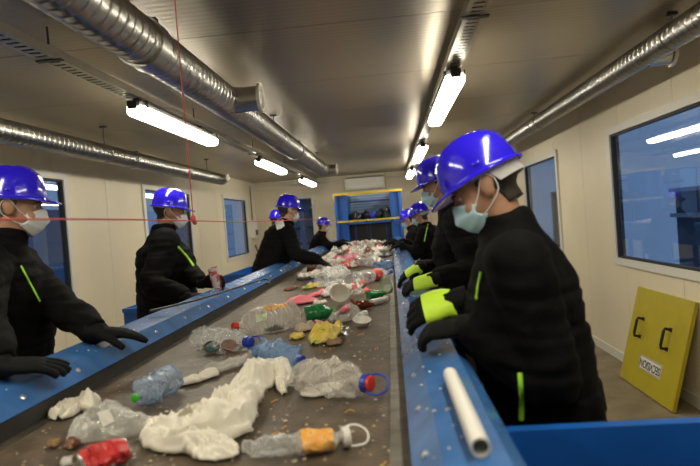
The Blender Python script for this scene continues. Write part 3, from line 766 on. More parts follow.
# nearest left worker
t, bv, jo = person('nearest left worker at the photo edge, black gloves resting on the blue rail', (-1.665, 2.20), (.93, .36), 1.84, .06, hyaw=.16, hpitch=.16, maskm='mask_white', skin='skin', hair='hair_grey',
    L=dict(w=at(98, 332, 1.20) , d=V((1, .35, -.18)), n=V((0, 0, 1)), c=(.16, .2, .24, .28, .2)),
    R=dict(w=at(2, 366, 1.20), d=V((1, .45, -.14)), n=V((0, -.15, 1)), c=(.16, .2, .24, .28, .2)), poleL=(-.3, .5, -.8), poleR=(-.5, -.5, -.7), bulk=1.04)
strip(bv, jo, [(21, 266), (30, 283), (42, 305)], .004)
# second left worker with the cup
t, bv, jo = person('second left worker, holding a paper cup over the rail', (-1.69, 3.95), (.90, .44), 1.84, .03, hyaw=-.05, hpitch=.22, maskm='mask_white', lod=1, bulk=1.24,
    L=dict(w=aty(204, 283, 3.70), d=V((1, .12, .05)), n=V((-.2, .9, .35)), c=(.62, .66, .7, .74, .55), t=.35),
    R=dict(w=aty(187, 297, 3.45), d=V((1, .35, -.1)), n=V((0, -.3, 1)), c=(.55, .6, .65, .7, .4)))
strip(bv, jo, [(178, 247), (187, 257), (195, 268)], .010)
CUPHAND = aty(204, 283, 3.70)
t, bv, jo = person('middle left worker reaching a long arm across the belt, white patch on the back', (-1.36, 5.85), (.85, .52), 1.885, .42, hyaw=.02, hpitch=.25, maskm='mask_white', lod=1, skin='skin_pale', emblem=False,
    R=dict(w=aty(320, 261, 5.45), d=V((1, .2, -.7)), n=V((.5, -.2, .8)), c=(.35, .4, .45, .5, .3)), L=dict(w=(-1.0, 6.3, 1.22), d=V((1, .2, -.2)), n=V((0, 0, 1)), c=(.3, .3, .3, .3, .3)))
patch(jo, jo, [(275, 222), (283, 219.5), (285, 227), (277, 230)], 'patch_white', 'back_patch', 8, .012)
person('left worker half hidden behind the one reaching across the belt', (-1.86, 8.5), (.80, .60), 1.76, .10, hyaw=0, hpitch=.2, lod=2, maskm='mask_white',
    R=dict(w=(-1.45, 8.5, 1.12), d=V((1, .2, -.4)), n=V((0, 0, 1)), c=(.3, .3, .3, .3, .3)), L=dict(w=(-1.5, 8.95, 1.12), d=V((1, .2, -.4)), n=V((0, 0, 1)), c=(.3, .3, .3, .3, .3)))
person('farthest left worker, short, white emblem on the helmet, reaching toward the feed frame', (-1.37, 9.5), (.96, .20), 1.62, .32, hyaw=.1, hpitch=.2, lod=2, maskm='mask_white', skin='skin_pale', emblem=.4,
    R=dict(w=aty(343, 243, 9.1), d=V((1, .1, -.2)), n=V((0, 0, 1)), c=(.3, .3, .3, .3, .3)), L=dict(w=(-.86, 9.75, 1.2), d=V((1, .2, -.2)), n=V((0, 0, 1)), c=(.3, .3, .3, .3, .3)))

# ------------------------------------------------------------------ litter on the belt
def printed(name, cols, scale=14, rough=.4, detail=2.):
    """printed packaging: flat patches of several inks"""
    if name in MATS: return MATS[name]
    m = mat(name, cols[0], rough); nt = m.node_tree; b_ = nt.nodes['Principled BSDF']; tc = [n for n in nt.nodes if n.type == 'TEX_COORD'][0]
    n = nt.nodes.new('ShaderNodeTexNoise'); n.inputs['Scale'].default_value = scale; n.inputs['Detail'].default_value = detail
    nt.links.new(tc.outputs['Object'], n.inputs['Vector']); r = nt.nodes.new('ShaderNodeValToRGB'); r.color_ramp.interpolation = 'CONSTANT'
    cr = r.color_ramp; k = len(cols)
    for i, c in enumerate(cols):
        pos = 0 if i == 0 else .36 + .30 * (i - 1) / max(1, k - 2) if k > 2 else .5
        e = cr.elements[0] if i == 0 else (cr.elements[1] if i == 1 else cr.elements.new(pos)); e.position = pos; e.color = (*c, 1)
    nt.links.new(n.outputs['Fac'], r.inputs['Fac']); nt.links.new(r.outputs['Color'], b_.inputs['Base Color'])
    return m
film('pet_clear', (.86, .89, .90), .12, .05); film('pet_blue', (.30, .48, .78), .22, .10, (.80, .90, 1)); film('pet_green', (.02, .22, .07), .75, .12, (.3, .8, .4))
film('pet_greyblue', (.36, .46, .60), .30, .15, (.85, .92, 1)); film('film_white', (.88, .84, .73), .66, .35); film('film_clear', (.86, .85, .80), .14, .08); film('film_grey', (.66, .63, .58), .40, .2); film('pet_brown', (.16, .035, .015), .8, .12, (.6, .3, .2)); film('jug_clear', (.84, .80, .74), .18, .08)
mat('cap_red', (.60, .045, .03), .35); mat('cap_blue', (.02, .05, .38), .35); mat('cap_green', (.06, .42, .04), .35); mat('plastic_white', (.72, .71, .66), .4)
mat('paper_white', (.70, .67, .60), .7, var=.08, bump=.2); mat('pink_plastic', (.75, .16, .22), .45); mat('card_brown', (.26, .16, .08), .8, var=.3); mat('can_silver', (.7, .7, .7), .25, .9)
mat('red_plastic', (.62, .05, .04), .4); mat('black_plastic', (.02, .02, .02), .4); mat('lens_teal', (.05, .14, .17), .12); mat('lens_brown', (.30, .12, .05), .12); mat('tan_plastic', (.50, .42, .30), .5, var=.2)
printed('can_print', [(.50, .02, .02), (.55, .03, .03), (.72, .70, .68)], 22); printed('wrap_yellow', [(.08, .32, .04), (.70, .52, .08), (.78, .62, .16), (.60, .10, .06)], 18)
printed('wrap_mixed', [(.72, .70, .66), (.70, .68, .64), (.55, .12, .10), (.12, .25, .40)], 14); printed('wrap_pink', [(.80, .72, .72), (.70, .15, .25), (.75, .74, .72)], 20)
printed('label_orange', [(.80, .62, .40), (.78, .36, .06), (.80, .45, .12), (.75, .70, .60)], 16); printed('label_yellow', [(.75, .62, .10), (.72, .35, .04), (.75, .66, .2)], 60); printed('wrap_brown', [(.35, .08, .03), (.14, .05, .02), (.55, .40, .25)], 20)
printed('label_red', [(.62, .04, .03), (.60, .05, .04), (.75, .72, .70)], 20); printed('label_green', [(.3, .5, .2), (.55, .65, .45), (.2, .45, .15)], 30); printed('dirty_film', [(.55, .50, .42), (.74, .71, .64), (.42, .30, .18)], 16)
G_ = 'litter lying on the belt'
def crumple(p, amp, sc_, seed): v = nzv(p, sc_, seed) * amp + nzv(p, sc_ * 2.7, seed + 1) * amp * .4; k = abs(nz(p, sc_ * 1.9, seed + 2)); return v * (1 + .5 * max(0, .35 - k) * 3)
def bottle(label, a, c, r, m, cap=None, crush=.25, flat=.9, sleeve=None, ribs=0, ring=None, name='plastic_bottle', seed=1, neck=.30, cat='bottle', seg=None, nu=40, z=BZ, group=G_, ringk=.6):
    """bottle lying on the belt, base at pixel a, cap at pixel c"""
    A, C_ = at(*a, z + r * .6), at(*c, z + r * .6); L = (C_ - A).length; mid = (A + C_) / 2; ang = math.atan2(C_.y - A.y, C_.x - A.x)
    t = root(name, (mid.x, mid.y, z), label, cat, group, rot=(0, 0, ang))
    capl = .05 * L if cap else 0; nr = r * neck; Lb = L - capl
    prof = [(.02, .25), (.0, .85), (.03, 1.0), (.10, 1.0), (.2, 1), (.3, 1), (.4, 1), (.5, 1), (.6, 1), (.68, .97), (.76, .85), (.84, .62), (.90, neck * 1.2), (.93, neck), (1.0, neck)]
    n = nu
    def pt(u, rr, th):
        x = -L / 2 + u * Lb; k = rr * r
        if ribs and .1 < u < .68: k *= 1 + .05 * math.sin(u * Lb * 2 * PI / ribs)
        p = Vector((x, k * math.cos(th), k * math.sin(th) * flat)); am = crush * r * min(1, rr * 1.3 if u < .9 else .1)
        p += crumple(p / r, am, 1.1, seed) + nzv(p / r, 5.5, seed + 8) * am * .16; p.z = max(p.z + r * flat * .94, .002 + .0006 * math.sin(th * 3)); return p
    U = []
    for (u0, r0), (u1, r1) in zip(prof, prof[1:]):
        for k in range(6): U.append((u0 + (u1 - u0) * k / 6, r0 + (r1 - r0) * k / 6))
    U.append(prof[-1])
    b = MB(); b.rings([[pt(u, rr, 2 * PI * j / n) for j in range(n)] for u, rr in U]); b.obj('body', m, t, smooth=38 if crush > .2 else 60)
    e = [pt(1, neck, 2 * PI * j / n) for j in range(n)]; ec = sum(e, Vector()) / n
    if cap:
        M = Matrix.Translation(ec + Vector((-.3 * capl, 0, 0))) @ Matrix.Rotation(PI / 2, 4, 'Y'); cr = nr * 1.22
        b = MB(); b.lathe([(cr * .98, 0), (cr, .1 * capl), (cr, 1.15 * capl), (cr * .85, 1.3 * capl), (cr * .01, 1.3 * capl)], 18, M); co = b.obj('cap', cap, t, smooth=40)
    if ring:
        b = MB(); rr = r * ringk; cx = ec.x + rr * .72
        b.tube([Vector((cx + rr * 1.05 * math.cos(q), rr * .62 * math.sin(q), max(.006, ec.z + rr * .62 * math.sin(q) - rr * .1 * math.cos(q)))) for q in [2 * PI * i / 24 for i in range(24)]], max(.003, r * .06), 8, closed=True); b.obj('handle_ring', ring, t, smooth=60)
        b = MB(); M = Matrix.Translation(ec + Vector((-.5 * capl, 0, 0))) @ Matrix.Rotation(PI / 2, 4, 'Y'); b.lathe([(nr * 1.02, -.01), (nr * 1.45, -.008), (nr * 1.45, .008), (nr * 1.02, .01)], 18, M); b.obj('neck_collar', ring, t, smooth=40)
    if sleeve:
        sm, u0, u1 = sleeve; rows = []
        for k in range(9):
            u = u0 + (u1 - u0) * k / 8; q = []
            for j in range(n):
                p = pt(u, 1.0, 2 * PI * j / n); cc = Vector((p.x, 0, r * flat * .94)); p = cc + (p - cc) * 1.025; p.z = max(p.z, .0012); q.append(p)
            rows.append(q)
        b = MB(); b.rings(rows, cap=False); b.obj('label', sm, t, smooth=60)
    return t
def ribbon(name, label, cat, spine, hw, ht, m, seed=1, fold=.5, detail=1., ns=56, nt_=28, z=BZ, group=G_, kind=None, extra=None, edge=.35, curl=.25, sm=None):
    """crumpled sheet or bag lying along a line: spine pixels, half widths and heights in metres"""
    P = [at(*q, z) for q in spine]; n = len(P)
    hw = hw if isinstance(hw, (list, tuple)) else [hw] * n; ht = ht if isinstance(ht, (list, tuple)) else [ht] * n
    c, w_ = smooth_path(P, list(hw), 8); h_ = smooth_path([Vector((v, 0, 0)) for v in ht], [0] * n, 8)[0]
    cum = [0]
    for i in range(1, len(c)): cum.append(cum[-1] + (c[i] - c[i-1]).length)
    tot = cum[-1]; org = c[len(c) // 2].copy(); org.z = z; G = []
    sc_ = detail / max(.02, max(hw)); up_ = Vector((0, 0, 1))
    for i in range(ns + 1):
        s_ = tot * i / ns; k = 0
        while k < len(cum) - 2 and cum[k + 1] < s_: k += 1
        f = (s_ - cum[k]) / max(1e-6, cum[k + 1] - cum[k]); p = c[k].lerp(c[k + 1], f); W = w_[k] + (w_[k + 1] - w_[k]) * f; hh = h_[k].x + (h_[k + 1].x - h_[k].x) * f
        d = (c[k + 1] - c[k]).normalized(); pr = d.cross(up_); e = i / ns; tp = min(1, (min(e, 1 - e) * 6 + .12)) ** .6; row = []
        for j in range(nt_ + 1):
            t_ = -1 + 2 * j / nt_; q = p + pr * W * t_ * tp
            q2 = q + nzv(q, sc_ * .7, seed) * W * edge + nzv(q, sc_ * 2.4, seed + 6) * W * edge * .45 * abs(t_) ** 2; dome = max(0, 1 - t_ * t_) ** .5 * tp
            fo = Vector((s_ * .45, t_ * W * 1.0, 0)); wp = nzv(fo, sc_ * .8, seed + 2) * W * .5; fo = fo + wp; eg = dome * .85 + .15
            c1 = 1 - min(1, 3.0 * abs(nz(fo, sc_ * 1.2, seed + 3))); c2 = 1 - min(1, 3.0 * abs(nz(fo, sc_ * 2.6, seed + 5))); c3 = 1 - min(1, 3.0 * abs(nz(q, sc_ * 5.0, seed + 7)))
            big = .6 + .8 * nz(q, sc_ * .6, seed + 11)
            zz = hh * ((1 - fold * .55) * dome * big + fold * eg * (.50 * c1 + .26 * c2 + .10 * c3))
            row.append(Vector((q2.x, q2.y, z + .002 + max(0, zz + .002 * (1 + nz(q, 60, seed))))))
        G.append(row)
    b = MB(); b.grid(G)
    o = b.obj(name, m, None, org=org, smooth=sm or (42 if fold > .4 else 60))
    so = o.modifiers.new('thickness', 'SOLIDIFY'); so.thickness = .0016; so.offset = 1
    tag(o, label, cat, group); return o
def can(label, a, c, r, m, seed=1, crush=.5):
    A, C_ = at(*a, BZ + r * .5), at(*c, BZ + r * .5); L = (C_ - A).length; mid = (A + C_) / 2
    t = root('drink_can', (mid.x, mid.y, BZ), label, 'can', G_, rot=(0, 0, math.atan2(C_.y - A.y, C_.x - A.x))); n = 24
    def pt(u, k, th):
        p = Vector((-L / 2 + u * L, r * k * math.cos(th), r * k * math.sin(th) * .75)); p += crumple(p / r, crush * r * min(1, 4 * u, 4 * (1 - u) + .15), 1.2, seed); p.z = max(p.z + r * .72, .002); return p
    b = MB(); b.rings([[pt(i / 22, 1, 2*PI*j/n) for j in range(n)] for i in range(23)], cap=False); b.obj('body', m, t, smooth=30)
    for u, s in ((0, -1), (1, 1)):
        b = MB(); rr = [[pt(u, k, 2*PI*j/n) + Vector((s * d, 0, 0)) for j in range(n)] for k, d in ((1.0, 0), (.93, .006), (.86, .006), (.80, .001), (.02, .001))]; b.rings(rr); b.obj('end_lid', 'can_silver', t, smooth=40)
    return t
def cup(name, label, cat, px, r, h, m, tilt=(0, 0, 0), z=BZ, lift=0., rim=None, taper=.75, group=G_, loc=None):
    p = loc if loc is not None else at(*px, z); t = root(name, (p.x, p.y, (p.z if loc is not None else z) + lift), label, cat, group, rot=tilt)
    b = MB(); q = r * taper; b.lathe([(q * .02, .003), (q * .9, .003), (q * .95, 0), (q, .001), (r, h), (r * .965, h), (q * .95, .006), (q * .02, .006)], 24); b.obj('cup_body', m, t, smooth=40)
    b = MB(); b.tube([(r * math.cos(2*PI*i/28), r * math.sin(2*PI*i/28), h) for i in range(28)], r * .05, 6, closed=True); b.obj('rim', rim or m, t, smooth=60); return t

# -- front of the belt
POUCH = ribbon('plastic_pouch', 'clear crinkled plastic pouch with a white sticker, at the left front of the belt', 'pouch', [(72, 436), (95, 430), (120, 432), (140, 436)], [.06, .085, .085, .05], [.05, .075, .07, .04], 'film_clear', 3, .55, 1.3)
patch(POUCH, POUCH, [(97, 413), (109, 409), (115, 421), (103, 427)], 'plastic_white', 'sticker')
ribbon('torn_film', 'beige torn plastic film behind the clear pouch', 'plastic film', [(58, 422), (70, 412), (84, 408), (93, 412)], [.03, .045, .04, .02], .055, 'film_white', 8, .6)
can('crushed red drink can at the front edge of the belt', (80, 468), (124, 452), .033, 'can_print', 4, .45)
for i, (q, w_, h, m, lb) in enumerate((([(50, 446), (62, 445)], .02, .02, 'card_brown', 'torn brown cardboard scrap left of the can'), ([(66, 447), (80, 446)], .022, .025, 'wrap_brown', 'brown and grey wrapper scrap beside the cardboard scrap'), ([(60, 466), (75, 462)], .02, .015, 'film_grey', 'grey film scrap at the lower left front'))):
    ribbon('litter_scrap', lb, 'scrap', q, w_, h, m, 11 + i, .6, ns=16, nt_=10)
bottle('blue-grey bottle half with a green cap, left of the big white bag', (172, 381), (134, 402), .052, 'pet_greyblue', 'cap_green', .30, .85, seed=7, neck=.2)
ribbon('paper_sheet', 'crumpled white paper strip right of the green-capped bottle', 'paper', [(178, 386), (195, 382), (218, 374)], [.02, .03, .02], .03, 'paper_white', 21, .5)
ribbon('plastic_bag', 'big cream plastic bag twisted across the front of the belt', 'bag', [(150, 428), (178, 436), (205, 436), (232, 412), (255, 388), (278, 375), (284, 396)], [.05, .095, .11, .075, .055, .045, .018], [.045, .07, .085, .085, .08, .085, .05], 'film_white', 31, .72, 1.7, 120, 56, edge=.32, sm=70)
ribbon('plastic_bag', 'loose cream bag corner trailing toward the front edge', 'bag', [(190, 445), (212, 452), (236, 458)], [.04, .05, .02], [.05, .045, .02], 'film_white', 33, .7, 1.5, 50, 30, edge=.35, sm=70)
bottle('clear flattened bottle joined to the orange-labelled box at the front', (303, 445), (243, 448), .028, 'pet_clear', None, .35, .75, seed=9, neck=.6)
t = bottle('orange-labelled carton bottle with a white loop handle, at the front', (297, 447), (346, 439), .030, 'film_grey', None, .22, .8, ('label_orange', .10, .72), seed=12, neck=.55, ring='plastic_white', name='labelled_bottle', ringk=1.0)
bottle('large clear crushed jug with red cap and blue ring, front right of the belt', (300, 378), (372, 387), .062, 'jug_clear', 'cap_red', .36, .8, seed=15, neck=.30, ring='cap_blue', name='water_jug', cat='jug', nu=48)
ribbon('paper_sheet', 'white paper napkin with a yellow stain under the red-capped jug', 'paper', [(301, 394), (318, 394), (338, 386)], [.025, .04, .03], .022, 'paper_white', 23, .5)
ribbon('plastic_film', 'greyish wet film strip behind the big cream bag', 'plastic film', [(200, 374), (222, 371), (246, 362), (268, 357)], [.02, .03, .028, .015], .035, 'film_grey', 25, .6, 1.3)
bottle('crushed blue-tinted bottle with blue cap, middle of the belt front', (262, 352), (303, 362), .050, 'pet_blue', 'cap_blue', .42, .8, seed=17, neck=.26)
bottle('clear bottle with blue cap and blue ring by the left rail', (200, 340), (252, 345), .058, 'pet_clear', 'cap_blue', .34, .85, seed=19, neck=.30, ring='cap_blue', name='water_jug', cat='jug', nu=48)
JUG = bottle('large ribbed clear jug with red cap lying across the belt', (293, 318), (233, 331), .078, 'jug_clear', 'cap_red', .10, .9, seed=22, neck=.22, ribs=.028, name='water_jug', cat='jug', nu=48)
jb = [c for c in JUG.children if c.name.startswith('body')][0]; patch(jb, JUG, [(264, 306), (287, 303), (288, 307), (265, 311)], 'label_yellow', 'printed_label'); patch(jb, JUG, [(256, 315), (266, 313), (267, 320), (257, 322)], 'label_green', 'printed_label')
# sunglasses
p = at(221, 352); t = root('sunglasses', (p.x, p.y, BZ), 'brown and teal sunglasses lying in front of the blue-ringed jug', 'sunglasses', G_, rot=(0, 0, .12))
for s, mm in ((-1, 'lens_teal'), (1, 'lens_brown')):
    b = MB(); b.rings([[Vector((s * .037 + k * .030 * math.cos(2*PI*j/20), .008 * (1 - k) + yy, .026 + k * .022 * math.sin(2*PI*j/20))) for j in range(20)] for k, yy in ((.05, -.004), (.6, -.002), (1, 0), (1, .003), (.05, .003))]); b.obj('lens', mm, t, smooth=50)
    b = MB(); b.tube([Vector((s * .037 + .032 * math.cos(2*PI*j/20), .0, .026 + .024 * math.sin(2*PI*j/20))) for j in range(20)], .0032, 6, closed=True); b.obj('rim', 'wrap_brown', t, smooth=60)
    b = MB(); b.tube([(s * .069, 0, .032), (s * .072, .05, .03), (s * .066, .11, .012)], .003, 6); b.obj('temple', 'wrap_brown', t, smooth=60)
b = MB(); b.tube([(-.008, 0, .032), (0, 0, .036), (.008, 0, .032)], .003, 6); b.obj('bridge', 'wrap_brown', t, smooth=60)
# -- middle
ribbon('pink_sheet', 'flat pink plastic sheet behind the ribbed jug', 'plastic sheet', [(287, 305), (300, 303), (318, 300)], [.05, .085, .05], .045, 'pink_plastic', 51, .25)
bottle('short green bottle beside the pink sheet', (306, 316), (334, 313), .047, 'pet_green', 'cap_green', .15, .9, seed=27, neck=.4)
ribbon('black_rubber', 'black rubber strip under the edge of the ribbed jug', 'rubber strip', [(266, 332), (284, 329)], .018, .02, 'black_plastic', 53, .3, ns=16, nt_=10)
ribbon('snack_wrapper', 'yellow snack wrapper with green print in the middle of the belt', 'wrapper', [(312, 346), (324, 340), (338, 330)], [.04, .055, .03], [.05, .075, .05], 'wrap_yellow', 55, .6)
ribbon('snack_wrapper', 'small yellow-green wrapper touching the blue-tinted bottle', 'wrapper', [(292, 340), (303, 336)], .03, .03, 'wrap_yellow', 57, .6, ns=20, nt_=12)
ribbon('litter_scrap', 'tan crumpled scrap just left of the yellow wrapper', 'scrap', [(296, 333), (314, 328)], .03, .04, 'tan_plastic', 58, .6, ns=20, nt_=12)
ribbon('litter_scrap', 'tan leaf-like scrap below the yellow wrapper', 'scrap', [(326, 346), (342, 343)], .025, .025, 'card_brown', 59, .6, ns=20, nt_=12)
bottle('small red and white striped carton end by the yellow wrapper', (316, 322), (328, 326), .012, 'wrap_pink', None, .2, seed=29, neck=.8, name='small_carton', cat='carton')
cup('metal_cup', 'small grey metal cup right of the yellow wrapper', 'cup', (343, 337), .022, .045, 'can_silver', (1.2, 0, .5), lift=.02)
ribbon('plastic_bag', 'clear bag with pink and blue print, right of the green bottle', 'bag', [(336, 324), (345, 320), (355, 316)], [.045, .06, .04], .075, 'film_grey', 61, .65)
ribbon('pink_scrap', 'pink scrap sticking out of the printed clear bag', 'scrap', [(341, 313), (349, 310)], .02, .03, 'pink_plastic', 62, .5, ns=16, nt_=10, z=BZ + .05)
cup('plastic_bowl', 'translucent white plastic bowl tipped on the belt', 'bowl', (362, 326), .045, .028, 'plastic_white', (.25, .1, 0), taper=.7, lift=.006)
ribbon('foam_scrap', 'white foam scrap behind the tipped bowl', 'foam', [(354, 320), (366, 316)], .03, .04, 'plastic_white', 63, .4, ns=20, nt_=12)
cup('paper_cup', 'white paper bowl lying open behind the printed clear bag', 'bowl', (340, 304), .062, .05, 'paper_white', (.9, -.3, .4), lift=.045, taper=.65)
bottle('red-brown crushed bottle left of the white tube', (350, 306), (374, 305), .034, 'pet_brown', None, .4, .8, seed=33, neck=.4)
bottle('white plastic tube lying right of the red-brown bottle', (371, 304), (387, 300), .020, 'plastic_white', None, .05, 1, seed=34, neck=.9, name='plastic_tube', cat='tube')
bottle('dark green bottle beside the white-bottomed cup', (368, 297), (386, 294), .030, 'pet_green', 'cap_green', .25, .9, seed=35, neck=.35)
cup('plastic_cup', 'white cup with a green rim by the right rail', 'cup', (389, 296), .046, .06, 'plastic_white', (1.1, .3, -.5), lift=.045, rim='cap_green')
ribbon('red_scrap', 'red plastic scrap behind the dark green bottle', 'scrap', [(362, 293), (372, 291)], .025, .035, 'red_plastic', 65, .5, ns=18, nt_=12)
ribbon('paper_sheet', 'crumpled white paper left of the printed paper, middle of the belt', 'paper', [(322, 298), (334, 294), (345, 288)], [.03, .055, .04], .06, 'paper_white', 67, .65)
ribbon('paper_sheet', 'crumpled printed paper behind the white bowl', 'paper', [(342, 292), (352, 290), (362, 284)], [.03, .055, .04], .06, 'wrap_mixed', 69, .65)
ribbon('pink_wrapper', 'bright pink wrapper behind the pink sheet', 'wrapper', [(308, 298), (318, 295), (324, 292)], .03, .03, 'pink_plastic', 70, .5, ns=22, nt_=14)
ribbon('yellow_scrap', 'yellow-white food tray scrap left of the crumpled paper', 'scrap', [(303, 290), (314, 287), (322, 285)], .035, .045, 'wrap_yellow', 72, .6, ns=22, nt_=14)
bottle('clear bottle with red label and blue cap toward the right rail', (350, 282), (391, 273), .058, 'pet_clear', 'cap_blue', .15, .9, ('label_red', .50, .68), seed=37, neck=.3)
bottle('clear jug under the glove of the reaching worker', (322, 282), (345, 274), .075, 'pet_clear', None, .3, .9, seed=39, neck=.4, name='water_jug', cat='jug')
ribbon('red_bag', 'bright red plastic bag beside the reaching worker\'s hand', 'bag', [(338, 271), (346, 268), (352, 264)], .06, .09, 'red_plastic', 74, .6)
for i, (q, m, w_, h, lb) in enumerate((([(297, 281), (312, 279)], 'black_plastic', .035, .03, 'dark wrapper near the left rail, behind the cup hand'), ([(308, 285), (318, 283)], 'cap_blue', .03, .04, 'dark blue scrap by the left rail'), ([(286, 291), (297, 288)], 'wrap_brown', .03, .02, 'brown wrapper near the left rail behind the pink sheet'),
    ([(378, 258), (392, 256)], 'black_plastic', .06, .05, 'black wrapper on the white heap near the right rail'), ([(362, 262), (374, 260)], 'wrap_brown', .06, .09, 'brown wrapper in the middle of the white heap'), ([(346, 262), (356, 258)], 'wrap_pink', .07, .10, 'pink printed wrapper on the white heap'),
    ([(330, 288), (344, 285)], 'film_clear', .05, .06, 'clear film in front of the reaching hand'), ([(352, 296), (362, 294)], 'film_clear', .04, .05, 'clear film between the paper bowl and red scrap'), ([(316, 306), (324, 303)], 'dirty_film', .03, .03, 'dirty film scrap behind the green bottle'))):
    ribbon('litter_wrapper', lb, 'wrapper', q, w_, h, m, 80 + i, .6, ns=24, nt_=14)
# -- far heap: nothing in the photo tells these apart beyond their kind
rnd = random.Random(11); HEAP = []
kinds = ['film_white', 'film_clear', 'paper_white', 'wrap_mixed', 'film_grey', 'dirty_film', 'film_white', 'plastic_white', 'wrap_pink', 'film_clear', 'wrap_brown', 'film_white']
KW = dict(film_white='crumpled cream film', film_clear='crinkled clear film', paper_white='crumpled white paper', wrap_mixed='red-blue printed wrapper', film_grey='greyish crumpled film', dirty_film='dirty tan film', plastic_white='bent white plastic piece', wrap_pink='pink and white wrapper', wrap_brown='brown wrapper')
def heap_label(m, u, X):
    return KW[m] + (' at the near end of the heap', ' in the nearer half of the heap', ' in the middle of the heap', ' in the farther half of the heap', ' at the far end of the heap')[min(4, int(u * 5))] + (', by the left rail' if X < -.64 else ', by the right rail' if X > -.42 else ', mid-belt')
GH = 'litter heaped toward the far end of the belt'
for i in range(80):
    u = i / 79; Y = 5.1 + 5.9 * u ** 1.05; X = -.53 + (rnd.random() - .5) * (.58 + .34 * u); R_ = rnd.uniform(.07, .13); a = rnd.uniform(0, PI)
    m = kinds[i % len(kinds)]; zb = BZ + max(0, (u - .15)) * rnd.random() * .09
    p0 = V((X - R_ * math.cos(a), Y - R_ * math.sin(a), zb)); p1 = V((X, Y, zb)); p2 = V((X + R_ * math.cos(a), Y + R_ * math.sin(a), zb))
    def px(p):
        c_ = CAMR.transposed() @ (p - CAMPOS); return (350 + FPX * c_.x / -c_.z, 233 - FPX * c_.y / -c_.z)
    HEAP.append((Y, ribbon('crumpled_wrapper', heap_label(m, u, X), 'wrapper', [px(p0), px(p1), px(p2)], [R_ * .4, R_ * .75, R_ * .4], rnd.uniform(.06, .13), m, 100 + i, .65, 1.1, 18, 12, z=zb, group=GH)))
by = {}
for Y, o in sorted(HEAP, key=lambda q: q[0]): by.setdefault(o['label'], []).append(o)
for lb, os_ in by.items():
    if len(os_) > 1:
        for o, w_ in zip(os_, ('the nearer', 'the farther') if len(os_) == 2 else ('the nearest', 'the second', 'the third', 'the fourth')): o['label'] = lb.replace(' the heap', ' heap') + ', ' + w_
for i, (a, c, m, cp) in enumerate((((360, 262), (376, 265), 'pet_clear', 'cap_blue'), ((378, 268), (394, 264), 'pet_blue', 'cap_blue'), ((366, 252), (380, 250), 'pet_clear', 'cap_red'))):
    bottle(('clear bottle with blue cap lying in the white heap', 'blue-tinted bottle beside the right rail in the heap', 'clear bottle with red cap deep in the far heap', 'clear capless bottle behind the red-labelled bottle')[i], a, c, .05, m, cp, .3, .9, seed=50 + i)

# bits and crumbs on the belt and rails: nobody could count them
b = MB(); rnd = random.Random(5)
def bit(x, y, z, r):
    a = rnd.random() * 6.28; e = rnd.uniform(.3, 1); ca, sa = math.cos(a) * r, math.sin(a) * r
    b.add([(x + ca, y + sa, z), (x - sa * e, y + ca * e, z), (x - ca, y - sa, z + r * .2), (x + sa * e, y - ca * e, z), (x, y, z + r * rnd.uniform(.3, .9))], [(0, 1, 4), (1, 2, 4), (2, 3, 4), (3, 0, 4), (3, 2, 1, 0)])
for i in range(1500):
    Y = .95 + 9.5 * rnd.random() ** 1.8; bit(rnd.uniform(BX0 + .04, BX1 - .02), Y, BZ, rnd.uniform(.002, .007) * (1.3 if rnd.random() < .1 else 1))
o = b.obj('belt_crumbs', 'tan_plastic'); o['kind'] = 'stuff'; tag(o, 'small pale crumbs and shreds scattered over the belt', 'crumbs')
b = MB()
for i in range(150):
    Y = .95 + 7 * rnd.random() ** 1.6; s = rnd.choice((-1, 1)); u = rnd.uniform(.03, .14); z = 1.140 + (u - .052) * .235 if u > .052 else 1.088 + u
    bit((BX1 if s > 0 else BX0) + s * u, Y, z + .001, rnd.uniform(.002, .0055))
o = b.obj('rail_crumbs', 'plastic_white'); o['kind'] = 'stuff'; tag(o, 'tiny white bits scattered on the blue rails', 'crumbs')
b = MB()
for i in range(46):
    Y = 1.0 + 3.2 * rnd.random(); x = rnd.uniform(BX0 + .5, BX1 - .05); a = rnd.random() * 3.1; L = rnd.uniform(.01, .028)
    b.tube([(x, Y, BZ + .003), (x + L * math.cos(a) * .5, Y + L * math.sin(a) * .5, BZ + .008), (x + L * math.cos(a + .5), Y + L * math.sin(a + .5), BZ + .003)], .0016, 5)
o = b.obj('belt_shreds', 'label_yellow'); o['kind'] = 'stuff'; tag(o, 'thin yellowish shreds on the bare right half of the belt', 'shreds')

# ------------------------------------------------------------------ things on the rails and held
A, C_ = V((.112, 1.30, 1.172)), V((.116, .885, 1.172)); b = MB(); r = .0165; d = (C_ - A).normalized(); n = 20
def rg(p, q): 
    u = d.cross(ZUP).normalized(); v = u.cross(d); return [p + u * q * math.cos(2*PI*j/n) + v * q * math.sin(2*PI*j/n) for j in range(n)]
b.rings([rg(A, r), rg(C_, r), rg(C_, r * .8), rg(A, r * .8)], closed=True); tag(b.obj('plastic_pipe', 'plastic_white', None, org=(A + C_) / 2, smooth=50), 'open white plastic pipe lying on the right rail in front', 'pipe')
b = MB(); pts = [at(150, 311, 1.185), at(200, 299, 1.182), at(235, 288, 1.18), at(258, 281, 1.18), at(266, 279, 1.182), at(270, 281, 1.178), at(268, 284, 1.172)]
b.tube(smooth_path(pts, [.006] * 7, 4)[0], .006, 8); tag(b.obj('hook_rod', 'dark_steel', None, org=pts[2], smooth=60), 'thin black hooked rod lying over the left rail by the cup', 'rod')
cp = CUPHAND + V((.105, -.03, -.06))
printed('cup_print', [(.72, .66, .64), (.74, .68, .66), (.60, .10, .14), (.10, .35, .08)], 26)
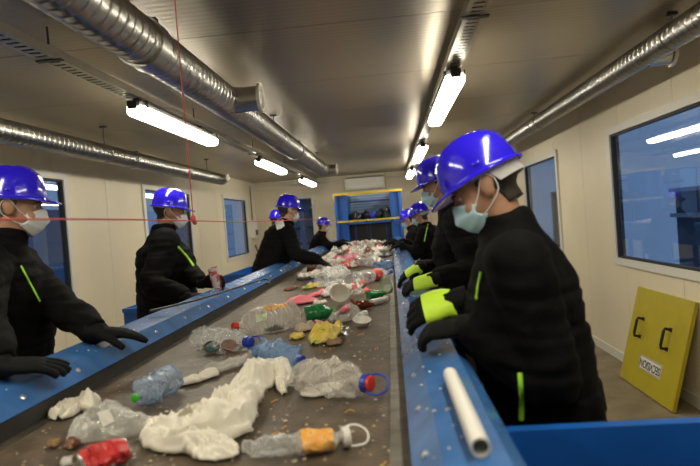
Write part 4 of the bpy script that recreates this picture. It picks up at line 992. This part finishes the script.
cup('paper_cup', 'white paper cup with red and green print held over the left rail', 'cup', None, .036, .165, 'cup_print', (.12, -.12, 0), loc=cp, taper=.72, rim='plastic_white')
# red pull cord: along the left rail and down from the ceiling
b = MB(); pts = [V((-.86, y, 1.60 + .012 * math.sin(y * 1.3) - .03 * (y > 4) * min(1, (y - 4) / 3))) for y in [.3 + .3 * i for i in range(32)]]
b.tube(pts, .0028, 6); tag(b.obj('pull_cord', 'red_cord', None, org=pts[8], smooth=60), 'taut red pull cord stretched along above the left rail', 'cord')
b = MB(); p = V((-.86, 2.37, 1.598)); b.tube([V((p.x, p.y, ZC)), V((p.x, p.y, 2.1)), V((p.x, p.y, p.z + .01))], .0028, 6); t = b.obj('hanging_cord', 'red_cord', None, org=(p.x, p.y, ZC), smooth=60); tag(t, 'red cord hanging from the ceiling to the taut red cord', 'cord')
b = MB(); b.ell(p + V((0, 0, .012)), (.011, .016, .017), 10, 8); b.ell(p + V((.0, .015, -.004)), (.010, .012, .012), 10, 8); b.obj('knot', 'red_cord', t, smooth=60)
# sacks on the feed frame shelf
for i, (x, y, w_, h, m, lb) in enumerate(((-.73, 11.65, .135, .25, 'bag_black', 'black sack at the left end of the feed frame shelf'), (-.51, 11.75, .13, .23, 'bag_black', 'black sack second from the left on the feed frame shelf'), (-.36, 11.62, .085, .25, 'cap_blue', 'bright blue sack between the black sacks on the shelf'), (-.20, 11.75, .13, .24, 'bag_black', 'black sack right of the blue sack on the shelf'), (-.07, 11.55, .09, .28, 'bag_black', 'tall black sack at the right end of the shelf'))):
    b = MB(); G = []
    for k in range(13):
        f = k / 12; rr = w_ * math.sin(min(1, f * 1.15 + .25) * PI * .62 if f < .75 else (1 - f) * 2.4 + .1) * (1 if f < .75 else .95); row = []
        for j in range(18):
            a = 2 * PI * j / 18; q = V((rr * math.cos(a), rr * .85 * math.sin(a), h * f)); q += crumple(q, .035, 11, i + 3); q.z = max(0, q.z); row.append(V((x, y, 1.502)) + q)
        G.append(row)
    b.rings(G); tag(b.obj('sack', m, None, org=(x, y, 1.502), smooth=35), lb, 'sack', 'sacks on the feed frame shelf')
